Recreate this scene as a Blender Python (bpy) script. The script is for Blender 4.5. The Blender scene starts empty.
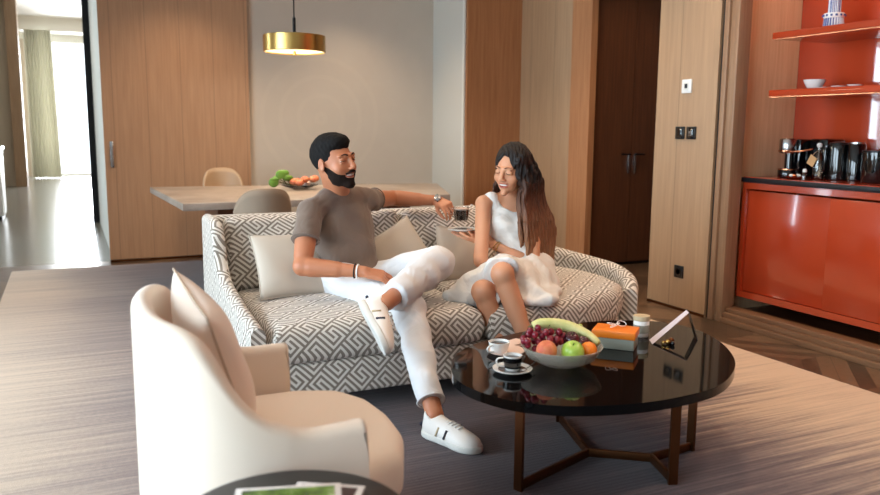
import bpy, bmesh, math, random
import numpy as np
from mathutils import Vector, Matrix
random.seed(5); rng = np.random.default_rng(5)
SC = bpy.context.scene
COL = SC.collection
R = math.radians
V3 = lambda *a: np.array(a, dtype=float)

# ------------------------------------------------------------------ colours and materials
def lin(c):
    c = c / 255.0
    return c / 12.92 if c <= 0.04045 else ((c + 0.055) / 1.055) ** 2.4
def rgb(r, g, b): return (lin(r), lin(g), lin(b), 1.0)

class NT:
    def __init__(s, name):
        s.m = bpy.data.materials.new(name); s.m.use_nodes = True
        s.t = s.m.node_tree; s.t.nodes.clear()
        s.out = s.t.nodes.new('ShaderNodeOutputMaterial')
    def n(s, typ, **kw):
        nd = s.t.nodes.new(typ)
        for k, v in kw.items():
            if k.startswith('i_'):
                key = k[2:]
                key = int(key) if key.isdigit() else key.replace('_', ' ')
                if isinstance(v, bpy.types.NodeSocket): s.t.links.new(v, nd.inputs[key])
                else: nd.inputs[key].default_value = v
            else: setattr(nd, k, v)
        return nd
    def math(s, op, a, b=0.0, c=0.0):
        nd = s.t.nodes.new('ShaderNodeMath'); nd.operation = op
        for i, v in enumerate((a, b, c)):
            if isinstance(v, bpy.types.NodeSocket): s.t.links.new(v, nd.inputs[i])
            else: nd.inputs[i].default_value = v
        return nd.outputs[0]
    def mix(s, f, a, b):
        nd = s.t.nodes.new('ShaderNodeMix'); nd.data_type = 'RGBA'
        for i, v in ((0, f), (6, a), (7, b)):
            if isinstance(v, bpy.types.NodeSocket): s.t.links.new(v, nd.inputs[i])
            else: nd.inputs[i].default_value = v
        return nd.outputs[2]
    def ramp(s, f, stops, interp='LINEAR'):
        nd = s.t.nodes.new('ShaderNodeValToRGB'); nd.color_ramp.interpolation = interp
        el = nd.color_ramp.elements
        while len(el) > 1: el.remove(el[-1])
        el[0].position = stops[0][0]; el[0].color = stops[0][1]
        for p, c in stops[1:]:
            e = el.new(p); e.color = c
        s.t.links.new(f, nd.inputs[0]); return nd.outputs[0]
    def obj(s, scale=(1, 1, 1), rot=(0, 0, 0), uv=False):
        tc = s.n('ShaderNodeTexCoord')
        mp = s.n('ShaderNodeMapping', i_Vector=tc.outputs['UV' if uv else 'Object'])
        mp.inputs['Scale'].default_value = scale; mp.inputs['Rotation'].default_value = rot
        return mp.outputs[0]
    def noise(s, vec, scale, detail=3, rough=0.5):
        return s.n('ShaderNodeTexNoise', i_Vector=vec, i_Scale=scale, i_Detail=detail, i_Roughness=rough).outputs[0]
    def bump(s, h, strength=0.2, dist=0.01):
        return s.n('ShaderNodeBump', i_Height=h, i_Strength=strength, i_Distance=dist).outputs[0]
    def pbsdf(s, col, rough=0.5, metal=0.0, **kw):
        p = s.n('ShaderNodeBsdfPrincipled')
        for key, v in (('Base Color', col), ('Roughness', rough), ('Metallic', metal)):
            if isinstance(v, bpy.types.NodeSocket): s.t.links.new(v, p.inputs[key])
            else: p.inputs[key].default_value = v
        for k, v in kw.items():
            k = k.replace('_', ' ')
            if isinstance(v, bpy.types.NodeSocket): s.t.links.new(v, p.inputs[k])
            else: p.inputs[k].default_value = v
        s.t.links.new(p.outputs[0], s.out.inputs[0]); return s.m

M = {}
def plain(name, col, rough=0.5, metal=0.0, bump=0.0, bscale=200.0, var=0.0, crease=0.0, **kw):
    t = NT(name); v = t.obj()
    n = t.noise(v, bscale, 3)
    c = col
    if var:
        n2 = t.noise(v, 6.0, 3)
        c = t.mix(n2, tuple([x * (1 - var) for x in col[:3]] + [1]), tuple([min(1, x * (1 + var)) for x in col[:3]] + [1]))
    if bump: kw['Normal'] = t.bump(n, bump, 0.002)
    if crease:
        wv = t.n('ShaderNodeTexNoise', i_Vector=v, i_Scale=7.5, i_Detail=1.5, i_Roughness=0.45, i_Distortion=1.6).outputs[0]
        rg = t.math('ABSOLUTE', t.math('SUBTRACT', wv, 0.5))
        kw['Normal'] = t.n('ShaderNodeBump', i_Height=rg, i_Strength=crease, i_Distance=0.09, i_Normal=kw['Normal']).outputs[0]
    M[name] = t.pbsdf(c, rough, metal, **kw); return M[name]

def wood(name, c1, c2, axis='Z', rough=0.4, scale=1.0, seam=0.0):
    t = NT(name)
    k = {'Z': (14, 14, 0.7), 'X': (0.7, 14, 14), 'Y': (14, 0.7, 14)}[axis]
    v = t.obj(scale=tuple(x * scale for x in k))
    n = t.noise(v, 3.0, 5, 0.6)
    n2 = t.noise(t.obj(scale=tuple((60 if x > 1 else .8) * scale for x in k)), 2.0, 2, 0.5)
    f = t.math('ADD', t.math('MULTIPLY', n, 0.7), t.math('MULTIPLY', n2, 0.3))
    c = t.ramp(f, [(0.3, c1), (0.7, c2)])
    if seam:
        sx = t.n('ShaderNodeSeparateXYZ', i_Vector=t.obj())
        q = t.math('DIVIDE', t.math('ADD', sx.outputs[0], sx.outputs[1]), seam)
        cell = t.math('FLOOR', q)
        wn = t.n('ShaderNodeTexWhiteNoise', noise_dimensions='1D', i_W=cell).outputs[0]
        c = t.mix(t.math('MULTIPLY', wn, 0.22), c, c1)
        fr = t.math('LESS_THAN', t.math('ABSOLUTE', t.math('SUBTRACT', t.math('FRACT', q), 0.5)), 0.012)
        c = t.mix(t.math('MULTIPLY', fr, 0.3), c, rgb(70, 50, 35))
    M[name] = t.pbsdf(c, rough, 0, Normal=t.bump(n2, 0.08, 0.002)); return M[name]

wood('wood_panel', rgb(176, 134, 102), rgb(198, 156, 122), seam=0.30)
wood('wood_wall', rgb(162, 128, 98), rgb(184, 150, 116), seam=0.42)
wood('wood_warm', rgb(158, 102, 64), rgb(186, 130, 88))
wood('wood_niche', rgb(212, 166, 126), rgb(232, 192, 152), scale=1.3)
wood('wood_frame', rgb(136, 102, 76), rgb(166, 130, 100))
wood('wood_frame_h', rgb(112, 80, 58), rgb(142, 106, 78), axis='Y')
wood('wood_dark', rgb(74, 42, 26), rgb(104, 62, 38), rough=0.35)
wood('wood_post', rgb(140, 110, 82), rgb(176, 146, 116))

def plaster():
    t = NT('plaster'); v = t.obj()
    n = t.noise(v, 1.7, 5, 0.65); n2 = t.noise(v, 30, 4, 0.6)
    # faint embossed rings drawn in the plaster
    sx = t.n('ShaderNodeSeparateXYZ', i_Vector=v)
    dx = t.math('SUBTRACT', sx.outputs[0], 2.35); dz = t.math('SUBTRACT', sx.outputs[2], 1.35)
    rr = t.math('SQRT', t.math('ADD', t.math('MULTIPLY', dx, dx), t.math('MULTIPLY', dz, dz)))
    ring = t.math('GREATER_THAN', t.math('SINE', t.math('MULTIPLY', rr, 34.0)), 0.72)
    ring = t.math('MULTIPLY', ring, t.math('LESS_THAN', rr, 0.72))
    c = t.mix(n, rgb(196, 184, 170), rgb(212, 201, 188))
    c = t.mix(t.math('MULTIPLY', ring, 0.10), c, rgb(226, 214, 196))
    M['plaster'] = t.pbsdf(c, 0.75, 0, Normal=t.bump(n2, 0.1, 0.003))
plaster()
plain('plaster_side', rgb(208, 206, 198), 0.8, bump=0.08, bscale=40)
plain('ceiling_white', rgb(225, 222, 216), 0.9)
plain('wall_beige', rgb(196, 182, 164), 0.85, bump=0.05, bscale=60)
plain('trim_white', rgb(226, 224, 216), 0.6)
plain('black_metal', rgb(22, 22, 24), 0.35, 0.6)
plain('black_plastic', rgb(16, 16, 18), 0.3)
plain('black_gloss', rgb(6, 6, 8), 0.08, Coat_Weight=0.6, Coat_Roughness=0.04)
plain('table_lacquer', rgb(8, 8, 9), 0.045, IOR=1.28)
plain('shadow_gap', rgb(18, 14, 12), 0.8)
plain('red_lacquer', rgb(172, 60, 30), 0.16, Coat_Weight=0.5, Coat_Roughness=0.05)
plain('red_panel', rgb(184, 66, 36), 0.10, Coat_Weight=0.6, Coat_Roughness=0.03)
plain('counter_edge', rgb(24, 28, 34), 0.3)
plain('steel', rgb(180, 182, 184), 0.25, 1.0)
plain('copper', rgb(222, 150, 110), 0.25, 1.0)
plain('bronze', rgb(96, 58, 32), 0.36, 0.85, var=0.1)
plain('brass', rgb(206, 168, 98), 0.28, 1.0)
plain('cream_fabric', rgb(234, 216, 198), 0.95, bump=0.35, bscale=420, Sheen_Weight=0.3)
plain('pillow_pink', rgb(236, 216, 200), 0.95, bump=0.35, bscale=300, Sheen_Weight=0.3)
plain('pillow_beige', rgb(192, 180, 166), 0.95, bump=0.35, bscale=380, Sheen_Weight=0.25)
plain('piping', rgb(190, 168, 148), 0.9)
plain('white_ceramic', rgb(238, 236, 232), 0.12, Coat_Weight=0.4)
plain('white_satin', rgb(236, 234, 230), 0.4)
plain('paper', rgb(232, 226, 222), 0.7)
plain('paper_lilac', rgb(205, 196, 204), 0.6)
plain('tan_shell', rgb(190, 160, 130), 0.55, bump=0.1)
plain('grey_shell', rgb(150, 132, 114), 0.9, bump=0.35, bscale=300)
plain('light_disc', rgb(255, 240, 205), 0.5, Emission_Color=rgb(255, 226, 170), Emission_Strength=2.2)
plain('orange_box', rgb(236, 126, 28), 0.4)
plain('grey_box', rgb(150, 152, 140), 0.35)
plain('coffee', rgb(20, 9, 5), 0.1)
plain('crema', rgb(96, 56, 30), 0.4)
plain('cork', rgb(190, 150, 104), 0.8, bump=0.3)
plain('tshirt', rgb(118, 101, 90), 0.95, bump=0.25, bscale=500, var=0.08, crease=0.22, Sheen_Weight=0.2)
plain('white_denim', rgb(222, 222, 224), 0.9, bump=0.3, bscale=420, crease=0.2)
plain('white_dress', rgb(226, 224, 220), 0.85, bump=0.2, bscale=420, crease=0.22, Sheen_Weight=0.2)
plain('shoe_white', rgb(236, 230, 224), 0.5, bump=0.08, bscale=160)
plain('shoe_sole', rgb(214, 212, 206), 0.6, bump=0.1)
plain('shoe_navy', rgb(30, 34, 56), 0.6)
plain('shoe_sand', rgb(196, 176, 142), 0.6)
plain('hair_black', rgb(13, 10, 10), 0.8, bump=0.4, bscale=420, Specular_IOR_Level=0.25)
plain('beard', rgb(30, 19, 14), 0.9, bump=0.5, bscale=420, Specular_IOR_Level=0.2)
plain('brow', rgb(26, 17, 13), 0.8)
plain('teeth', rgb(240, 236, 228), 0.25)
plain('eye_white', rgb(214, 206, 200), 0.15)
plain('eye_dark', rgb(28, 16, 10), 0.1)
plain('gold', rgb(228, 184, 104), 0.22, 1.0)
plain('leaf', rgb(98, 142, 52), 0.5, var=0.2)
plain('petal', rgb(226, 196, 180), 0.6, var=0.1)
plain('stem', rgb(90, 84, 40), 0.6)

def skin(name, base, tint):
    t = NT(name); a = t.n('ShaderNodeVertexColor', layer_name='Col')
    n = t.noise(t.obj(), 9, 4)
    c = t.mix(t.math('MULTIPLY', n, 0.25), a.outputs[0], tint)
    M[name] = t.pbsdf(c, 0.48, 0, Subsurface_Weight=0.12, Subsurface_Radius=(0.02, 0.008, 0.004), Subsurface_Scale=0.3,
                      Normal=t.bump(t.noise(t.obj(), 300, 2), 0.05, 0.001))
MSK = (186, 122, 88); WSK = (208, 150, 116)
skin('skin_man', rgb(*MSK), rgb(196, 116, 80)); skin('skin_woman', rgb(*WSK), rgb(214, 146, 110))

def fruit(name, c1, c2, rough=0.3, scale=20, **kw):
    t = NT(name); n = t.noise(t.obj(), scale, 4, 0.6)
    M[name] = t.pbsdf(t.ramp(n, [(0.35, c1), (0.65, c2)]), rough, 0, **kw)
fruit('apple_green', rgb(140, 176, 60), rgb(178, 204, 96))
fruit('peach', rgb(196, 92, 66), rgb(222, 142, 96), 0.6)
fruit('orange_skin', rgb(236, 116, 22), rgb(246, 140, 40), 0.4, 60)
fruit('plum', rgb(40, 12, 22), rgb(84, 22, 34), 0.12)
fruit('grape_red', rgb(92, 16, 34), rgb(150, 40, 58), 0.15, 40)
fruit('grape_green', rgb(166, 186, 92), rgb(196, 208, 128), 0.2, 40)
fruit('banana', rgb(196, 196, 122), rgb(222, 214, 150), 0.45, 14)

def hair_long():
    t = NT('hair_ombre'); v = t.obj()
    st = t.noise(t.obj(scale=(90, 90, 3)), 1.0, 3, 0.6)
    sx = t.n('ShaderNodeSeparateXYZ', i_Vector=t.n('ShaderNodeNewGeometry').outputs['Position'])
    f = t.math('ADD', sx.outputs[2], t.math('MULTIPLY', t.math('SUBTRACT', st, 0.5), 0.30))
    c = t.ramp(f, [(0.50, rgb(188, 144, 108)), (0.68, rgb(150, 104, 74)), (0.86, rgb(104, 66, 48)), (1.0, rgb(46, 29, 23)), (1.12, rgb(22, 14, 13))])
    c = t.mix(t.math('MULTIPLY', st, 0.6), c, t.mix(0.5, c, rgb(30, 14, 10)))
    M['hair_ombre'] = t.pbsdf(c, 0.55, 0, Specular_IOR_Level=0.35, Normal=t.bump(st, 0.9, 0.01))
hair_long()

def glass(name, col=(1, 1, 1, 1), mixf=0.12, rough=0.02, fk=0.9):
    t = NT(name)
    tr = t.n('ShaderNodeBsdfTransparent', i_Color=col); gl = t.n('ShaderNodeBsdfGlossy', i_Roughness=rough)
    fr = t.n('ShaderNodeFresnel', i_IOR=1.45)
    f = t.math('ADD', t.math('MULTIPLY', fr.outputs[0], fk), mixf)
    mx = t.n('ShaderNodeMixShader', i_0=f, i_1=tr.outputs[0], i_2=gl.outputs[0])
    t.t.links.new(mx.outputs[0], t.out.inputs[0]); M[name] = t.m
glass('window_glass', (1, 1, 1, 1), 0.0); glass('cup_glass', (0.97, 0.97, 0.97, 1), 0.02, fk=.4); glass('bottle_glass', (0.72, 0.6, 0.5, 1), 0.08)
glass('carafe_glass', (0.9, 0.9, 0.9, 1), 0.1)
def bowlglass():
    t = NT('bowl_glass'); v = t.obj(); n = t.n('ShaderNodeTexVoronoi', i_Vector=v, i_Scale=150.0).outputs[0]
    M['bowl_glass'] = t.pbsdf(rgb(196, 192, 180), 0.15, 0, Alpha=0.55, Normal=t.bump(n, 0.8, 0.004), Specular_IOR_Level=0.8)
bowlglass()

def curtain_mat():
    t = NT('curtain_fabric')
    d = t.n('ShaderNodeBsdfDiffuse', i_Color=rgb(206, 205, 192)); tr = t.n('ShaderNodeBsdfTranslucent', i_Color=rgb(208, 204, 190))
    mx = t.n('ShaderNodeMixShader', i_0=0.35, i_1=d.outputs[0], i_2=tr.outputs[0])
    t.t.links.new(mx.outputs[0], t.out.inputs[0]); M['curtain_fabric'] = t.m
curtain_mat()

# greek-key fabric: the woven repeat is a small bit table read by node maths
def key_tile():
    A = [(2, 2), (2, 1), (1, 1), (1, 3), (1, 4), (4, 4), (4, 0)]
    B = [(4 - x, 4 - y) for x, y in A]
    T = np.zeros((10, 10), int)
    for P in (A, B):
        for (x0, y0), (x1, y1) in zip(P[:-1], P[1:]):
            for x in range(2 * min(x0, x1), 2 * max(x0, x1) + 1):
                for y in range(2 * min(y0, y1), 2 * max(y0, y1) + 1): T[y, x] = 1
    return T
def fabric_key():
    T = key_tile()
    t = NT('greek_key_fabric'); cell = 0.0110
    tc = t.n('ShaderNodeTexCoord'); s = t.n('ShaderNodeSeparateXYZ', i_Vector=tc.outputs['UV'])
    k = 1 / (cell * math.sqrt(2))
    p = t.math('MULTIPLY', t.math('ADD', s.outputs[0], s.outputs[1]), k)
    q = t.math('MULTIPLY', t.math('SUBTRACT', s.outputs[1], s.outputs[0]), k)
    p = t.math('ADD', p, 1000.0); q = t.math('ADD', q, 1000.0)
    row = t.math('FLOOR', t.math('DIVIDE', q, 10.0))
    p = t.math('ADD', p, t.math('MULTIPLY', row, 4.0))
    ip = t.math('FLOOR', t.math('MODULO', p, 10.0)); iq = t.math('DIVIDE', t.math('MODULO', q, 10.0), 10.0)
    stops = [(y / 10.0 + (0.0 if y == 0 else 0.0015), tuple([sum(int(T[y, x]) << x for x in range(10)) / 1024.0] * 3 + [1])) for y in range(10)]
    val = t.ramp(iq, stops, 'CONSTANT')
    b = t.math('FLOOR', t.math('ADD', t.math('DIVIDE', t.math('MULTIPLY', val, 1024.0), t.math('POWER', 2.0, ip)), 0.0005))
    bit = t.math('MODULO', b, 2.0)
    n = t.noise(t.obj(uv=True), 240, 2)
    dark = t.mix(n, rgb(118, 108, 98), rgb(146, 136, 124)); light = t.mix(n, rgb(212, 206, 198), rgb(234, 228, 220))
    c = t.mix(bit, dark, light)
    h = t.math('ADD', t.math('MULTIPLY', bit, 0.6), t.math('MULTIPLY', n, 0.4))
    M['greek_key_fabric'] = t.pbsdf(c, 0.92, 0, Normal=t.bump(h, 0.35, 0.002), Sheen_Weight=0.2)
fabric_key()

def rug_mat():
    t = NT('rug_pile'); v = t.obj(); s = t.n('ShaderNodeSeparateXYZ', i_Vector=v)
    X, Y = s.outputs[0], s.outputs[1]
    # long streaks woven across the rug
    st = t.noise(t.obj(scale=(0.9, 26, 1)), 1.0, 4, 0.65)
    st2 = t.noise(t.obj(scale=(2.2, 70, 1)), 1.0, 3, 0.6)
    big = t.noise(t.obj(scale=(0.25, 1.3, 1)), 1.0, 2, 0.5)
    st_ = t.math('ADD', t.math('MULTIPLY', t.math('SUBTRACT', st, 0.5), 1.5), t.math('MULTIPLY', t.math('SUBTRACT', st2, 0.5), 0.7))
    st_ = t.math('ADD', st_, t.math('MULTIPLY', t.math('SUBTRACT', big, 0.5), 0.8))
    # dark band in the middle, pale at both long edges
    dx_ = t.math('SUBTRACT', X, 1.52)
    d = t.math('SUBTRACT', 1.0, t.math('MAXIMUM', t.math('DIVIDE', dx_, 1.9), t.math('DIVIDE', dx_, -2.35)))
    amp = t.n('ShaderNodeMapRange', i_Value=X, i_1=0.3, i_2=2.0, i_3=0.30, i_4=0.68).outputs[0]
    f = t.math('ADD', d, t.math('MULTIPLY', st_, amp))
    rib = t.math('ADD', 0.5, t.math('MULTIPLY', t.math('SINE', t.math('MULTIPLY', Y, 300.0)), 0.5))
    dash = t.noise(t.obj(scale=(60, 40, 1)), 1.0, 1, 0.5)
    f = t.math('ADD', f, t.math('MULTIPLY', t.math('SUBTRACT', dash, 0.5), 0.10))
    c = t.ramp(f, [(0.00, rgb(214, 192, 170)), (0.22, rgb(190, 170, 152)), (0.42, rgb(140, 124, 118)), (0.62, rgb(98, 83, 86)), (0.92, rgb(66, 54, 60))])
    h = t.math('ADD', t.math('MULTIPLY', rib, 0.3), t.noise(v, 260, 2))
    M['rug_pile'] = t.pbsdf(c, 0.95, 0, Normal=t.bump(h, 0.5, 0.004), Sheen_Weight=0.15)
rug_mat()

def floor_mat():
    # chevron / herringbone boards, dark oiled oak
    t = NT('herringbone_floor'); v = t.obj(); s = t.n('ShaderNodeSeparateXYZ', i_Vector=v)
    X, Y = s.outputs[0], s.outputs[1]
    w = 0.5
    tri = t.math('PINGPONG', Y, w)
    q = t.math('DIVIDE', t.math('ADD', X, tri), 0.11)
    col = t.math('FLOOR', t.math('DIVIDE', Y, w)); idx = t.math('FLOOR', q)
    wn = t.n('ShaderNodeTexWhiteNoise', noise_dimensions='2D', i_Vector=t.n('ShaderNodeCombineXYZ', i_0=idx, i_1=col).outputs[0]).outputs[0]
    n = t.noise(t.obj(scale=(12, 12, 1)), 2.0, 5, 0.6)
    f = t.math('ADD', t.math('MULTIPLY', wn, 0.55), t.math('MULTIPLY', n, 0.45))
    c = t.ramp(f, [(0.2, rgb(70, 54, 42)), (0.8, rgb(124, 98, 76))])
    gap = t.math('LESS_THAN', t.math('FRACT', q), 0.05)
    c = t.mix(t.math('MULTIPLY', gap, 0.6), c, rgb(40, 30, 24))
    M['herringbone_floor'] = t.pbsdf(c, 0.3, 0, Normal=t.bump(f, 0.06, 0.003))
floor_mat()
def stone_floor():
    t = NT('far_floor'); v = t.obj(); n = t.noise(v, 1.4, 5, 0.6)
    c = t.mix(n, rgb(104, 100, 92), rgb(140, 136, 126))
    M['far_floor'] = t.pbsdf(c, 0.22, 0)
stone_floor()
def marble():
    t = NT('table_stone'); v = t.obj(); n = t.noise(v, 2.2, 6, 0.7)
    c = t.ramp(n, [(0.3, rgb(128, 114, 104)), (0.5, rgb(160, 146, 134)), (0.72, rgb(184, 172, 162))])
    M['table_stone'] = t.pbsdf(c, 0.35)
marble()
def magazine_mat():
    t = NT('magazine_cover'); v = t.obj(); n = t.noise(v, 16, 5, 0.6); w = t.noise(v, 5, 2)
    c = t.ramp(n, [(0.35, rgb(40, 60, 22)), (0.55, rgb(96, 128, 44)), (0.72, rgb(190, 196, 150))])
    c = t.mix(t.math('GREATER_THAN', w, 0.62), c, rgb(60, 66, 60))
    M['magazine_cover'] = t.pbsdf(c, 0.25)
magazine_mat()

# ------------------------------------------------------------------ object helpers
W = {}
def prop(o, label=None, cat=None, group=None, kind=None):
    if label: o['label'] = label
    if cat: o['category'] = cat
    if group: o['group'] = group
    if kind: o['kind'] = kind
    return o
def thing(name, label, cat, loc=(0, 0, 0), group=None):
    o = bpy.data.objects.new(name, None); COL.objects.link(o); o.location = loc; o.empty_display_size = 0.05
    W[o.name] = np.array(loc, float); return prop(o, label, cat, group)
def mesh(name, verts, faces, mat, parent=None, smooth=True, uv=None, col=None, loc=None):
    verts = np.asarray(verts, float)
    off = np.zeros(3)
    if parent is not None: off = W[parent.name]
    elif loc is not None: off = np.array(loc, float)
    me = bpy.data.meshes.new(name)
    me.from_pydata((verts - off).tolist(), [], faces if isinstance(faces, list) else faces.tolist())
    me.validate(); me.update()
    if smooth:
        me.polygons.foreach_set('use_smooth', [True] * len(me.polygons))
    if isinstance(mat, str): mat = M[mat]
    me.materials.append(mat)
    o = bpy.data.objects.new(name, me); COL.objects.link(o)
    if parent is not None:
        o.parent = parent
        W[o.name] = off
    else:
        o.location = off; W[o.name] = off
    if uv:
        L = me.uv_layers.new(name='UVMap')
        vi = np.zeros(len(me.loops), int); me.loops.foreach_get('vertex_index', vi)
        nf = np.repeat(np.array([p.normal[:] for p in me.polygons]), [p.loop_total for p in me.polygons], axis=0)
        L.data.foreach_set('uv', uv(verts[vi], nf).astype(np.float32).ravel())
    if col is not None:
        at = me.color_attributes.new('Col', 'FLOAT_COLOR', 'POINT')
        at.data.foreach_set('color', np.concatenate([col, np.ones((len(col), 1))], 1).astype(np.float32).ravel())
    return o
def from_bm(name, bm, mat, parent=None, smooth=False, uv=None, loc=None, auto=None):
    bmesh.ops.recalc_face_normals(bm, faces=bm.faces)
    bm.verts.ensure_lookup_table()
    vs = [v.co[:] for v in bm.verts]; idx = {v: i for i, v in enumerate(bm.verts)}
    fs = [[idx[v] for v in f.verts] for f in bm.faces]; bm.free()
    o = mesh(name, vs, fs, mat, parent, smooth or auto is not None, uv, None, loc)
    if auto is not None:
        me = o.data
        o.data.set_sharp_from_angle(angle=R(auto))
    return o
def bx(bm, lo, hi, bev=0.0, seg=2, M4=None):
    lo = Vector(lo); hi = Vector(hi)
    r = bmesh.ops.create_cube(bm, size=1.0); vs = r['verts']
    for v in vs: v.co = Vector([(lo[i] + hi[i]) / 2 + v.co[i] * (hi[i] - lo[i]) for i in range(3)])
    if bev > 0:
        es = list({e for v in vs for e in v.link_edges})
        rr = bmesh.ops.bevel(bm, geom=es, offset=bev, segments=seg, affect='EDGES', profile=0.5)
        vs = list({v for f in rr['faces'] for v in f.verts} | {v for v in vs if v.is_valid})
    if M4 is not None: bmesh.ops.transform(bm, matrix=M4, verts=vs)
    return vs
def box(name, lo, hi, mat, parent=None, bev=0.0, seg=2, M4=None, uv=None, loc=None):
    bm = bmesh.new(); bx(bm, lo, hi, bev, seg, M4)
    return from_bm(name, bm, mat, parent, uv=uv, loc=loc, auto=40 if bev else None)
def prism_bm(bm, poly, z0, z1, bev=0.0, seg=3, M4=None):
    b = bmesh.new()
    lo = [b.verts.new((x, y, z0)) for x, y in poly]; hi = [b.verts.new((x, y, z1)) for x, y in poly]
    b.faces.new(lo[::-1]); b.faces.new(hi); n = len(poly)
    for i in range(n): b.faces.new((lo[i], lo[(i + 1) % n], hi[(i + 1) % n], hi[i]))
    if bev:
        es = [e for e in b.edges if abs(e.verts[0].co.z - e.verts[1].co.z) < 1e-6]
        bmesh.ops.bevel(b, geom=es, offset=bev, segments=seg, affect='EDGES', profile=0.5)
    if M4 is not None: bmesh.ops.transform(b, matrix=M4, verts=b.verts)
    me = bpy.data.meshes.new('tmp'); b.to_mesh(me); b.free(); bm.from_mesh(me); bpy.data.meshes.remove(me)
def prism(name, poly, z0, z1, mat, parent=None, bev=0.0, seg=3, M4=None, uv=None, loc=None):
    bm = bmesh.new(); prism_bm(bm, poly, z0, z1, bev, seg, M4); return from_bm(name, bm, mat, parent, uv=uv, loc=loc, auto=40)
def lathe(name, prof, c, mat, parent=None, n=48, M4=None, loc=None, auto=45, close=False):
    vs = []; fs = []
    for r, z in prof:
        for i in range(n):
            a = 2 * math.pi * i / n; vs.append((max(r, 1e-5) * math.cos(a), max(r, 1e-5) * math.sin(a), z))
    m = len(prof)
    for j in range(m - 1 + (1 if close else 0)):
        j2 = (j + 1) % m
        for i in range(n): fs.append([j * n + i, j * n + (i + 1) % n, j2 * n + (i + 1) % n, j2 * n + i])
    if not close:
        fs.append(list(range(n))[::-1]); fs.append([(m - 1) * n + i for i in range(n)])
    A = np.array(vs)
    if M4 is not None:
        mm = np.array(M4); A = A @ mm[:3, :3].T + mm[:3, 3]
    A = A + np.array(c)
    bm = bmesh.new(); bv = [bm.verts.new(v) for v in A]
    for f in fs: bm.faces.new([bv[i] for i in f])
    bmesh.ops.remove_doubles(bm, verts=bm.verts, dist=1e-4)
    return from_bm(name, bm, mat, parent, loc=loc, auto=auto)
def tube_np(path, rad, n=10, flat=1.0, closed=False):
    P = np.array(path, float); m = len(P); rad = np.broadcast_to(np.array(rad, float), (m,))
    T = np.gradient(P, axis=0); 
    if closed: T = np.roll(P, -1, 0) - np.roll(P, 1, 0)
    T /= np.linalg.norm(T, axis=1)[:, None] + 1e-12
    up = np.array([0, 0, 1.0]) if abs(T[0][2]) < 0.9 else np.array([1.0, 0, 0])
    N = np.cross(up, T[0]); N /= np.linalg.norm(N); vs = []; fs = []
    for i in range(m):
        N = N - T[i] * N.dot(T[i]); N /= np.linalg.norm(N); B = np.cross(T[i], N)
        for k in range(n):
            a = 2 * math.pi * k / n; vs.append(P[i] + rad[i] * (N * math.cos(a) + B * math.sin(a) * flat))
    for i in range(m if closed else m - 1):
        for k in range(n):
            i2 = (i + 1) % m
            fs.append([i * n + k, i * n + (k + 1) % n, i2 * n + (k + 1) % n, i2 * n + k])
    if not closed:
        fs.append(list(range(n))[::-1]); fs.append([(m - 1) * n + k for k in range(n)])
    return vs, fs
def tube(name, path, rad, mat, parent=None, n=10, flat=1.0, closed=False, loc=None):
    v, f = tube_np(path, rad, n, flat, closed); return mesh(name, v, f, mat, parent, True, loc=loc)
def spline(pts, n=60, closed=False):
    P = np.array(pts, float); m = len(P); out = []
    segs = m if closed else m - 1
    for i in range(segs):
        p0 = P[(i - 1) % m] if closed or i > 0 else P[0]; p1 = P[i]; p2 = P[(i + 1) % m]
        p3 = P[(i + 2) % m] if closed or i + 2 < m else P[-1]
        k = max(2, n // segs)
        for j in range(k):
            t = j / k; out.append(0.5 * ((2 * p1) + (-p0 + p2) * t + (2 * p0 - 5 * p1 + 4 * p2 - p3) * t * t + (-p0 + 3 * p1 - 3 * p2 + p3) * t ** 3))
    if not closed: out.append(P[-1])
    return np.array(out)

# ------------------------------------------------------------------ sculpting volume: soft unions of simple solids, then one surface
def nrm(v): v = np.array(v, float); return v / np.linalg.norm(v)
def cone(a, b, ra, rb=None, cuts=()):
    a = np.array(a, float); b = np.array(b, float); rb = ra if rb is None else rb; d = b - a; L = max(d.dot(d), 1e-9)
    def f(X, Y, Z):
        x, y, z = X - a[0], Y - a[1], Z - a[2]
        t = np.clip((x * d[0] + y * d[1] + z * d[2]) / L, 0, 1)
        D = np.sqrt((x - t * d[0]) ** 2 + (y - t * d[1]) ** 2 + (z - t * d[2]) ** 2) - (ra + (rb - ra) * t)
        for p, nn in cuts: D = np.maximum(D, (X - p[0]) * nn[0] + (Y - p[1]) * nn[1] + (Z - p[2]) * nn[2])
        return D
    r = max(ra, rb); return f, np.minimum(a, b) - r, np.maximum(a, b) + r
def ell(c, r, A=None, cuts=()):
    c = np.array(c, float); r = np.array(r, float); A = np.eye(3) if A is None else np.array(A, float)   # rows of A = axes
    def f(X, Y, Z):
        x, y, z = X - c[0], Y - c[1], Z - c[2]
        q = [(A[i][0] * x + A[i][1] * y + A[i][2] * z) / r[i] for i in range(3)]
        k0 = np.sqrt(q[0] ** 2 + q[1] ** 2 + q[2] ** 2) + 1e-9
        k1 = np.sqrt((q[0] / r[0]) ** 2 + (q[1] / r[1]) ** 2 + (q[2] / r[2]) ** 2) + 1e-9
        D = k0 * (k0 - 1) / k1
        for p, nn in cuts: D = np.maximum(D, (X - p[0]) * nn[0] + (Y - p[1]) * nn[1] + (Z - p[2]) * nn[2])
        return D
    e = np.sqrt(((A * r[:, None]) ** 2).sum(0)); return f, c - e, c + e
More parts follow.
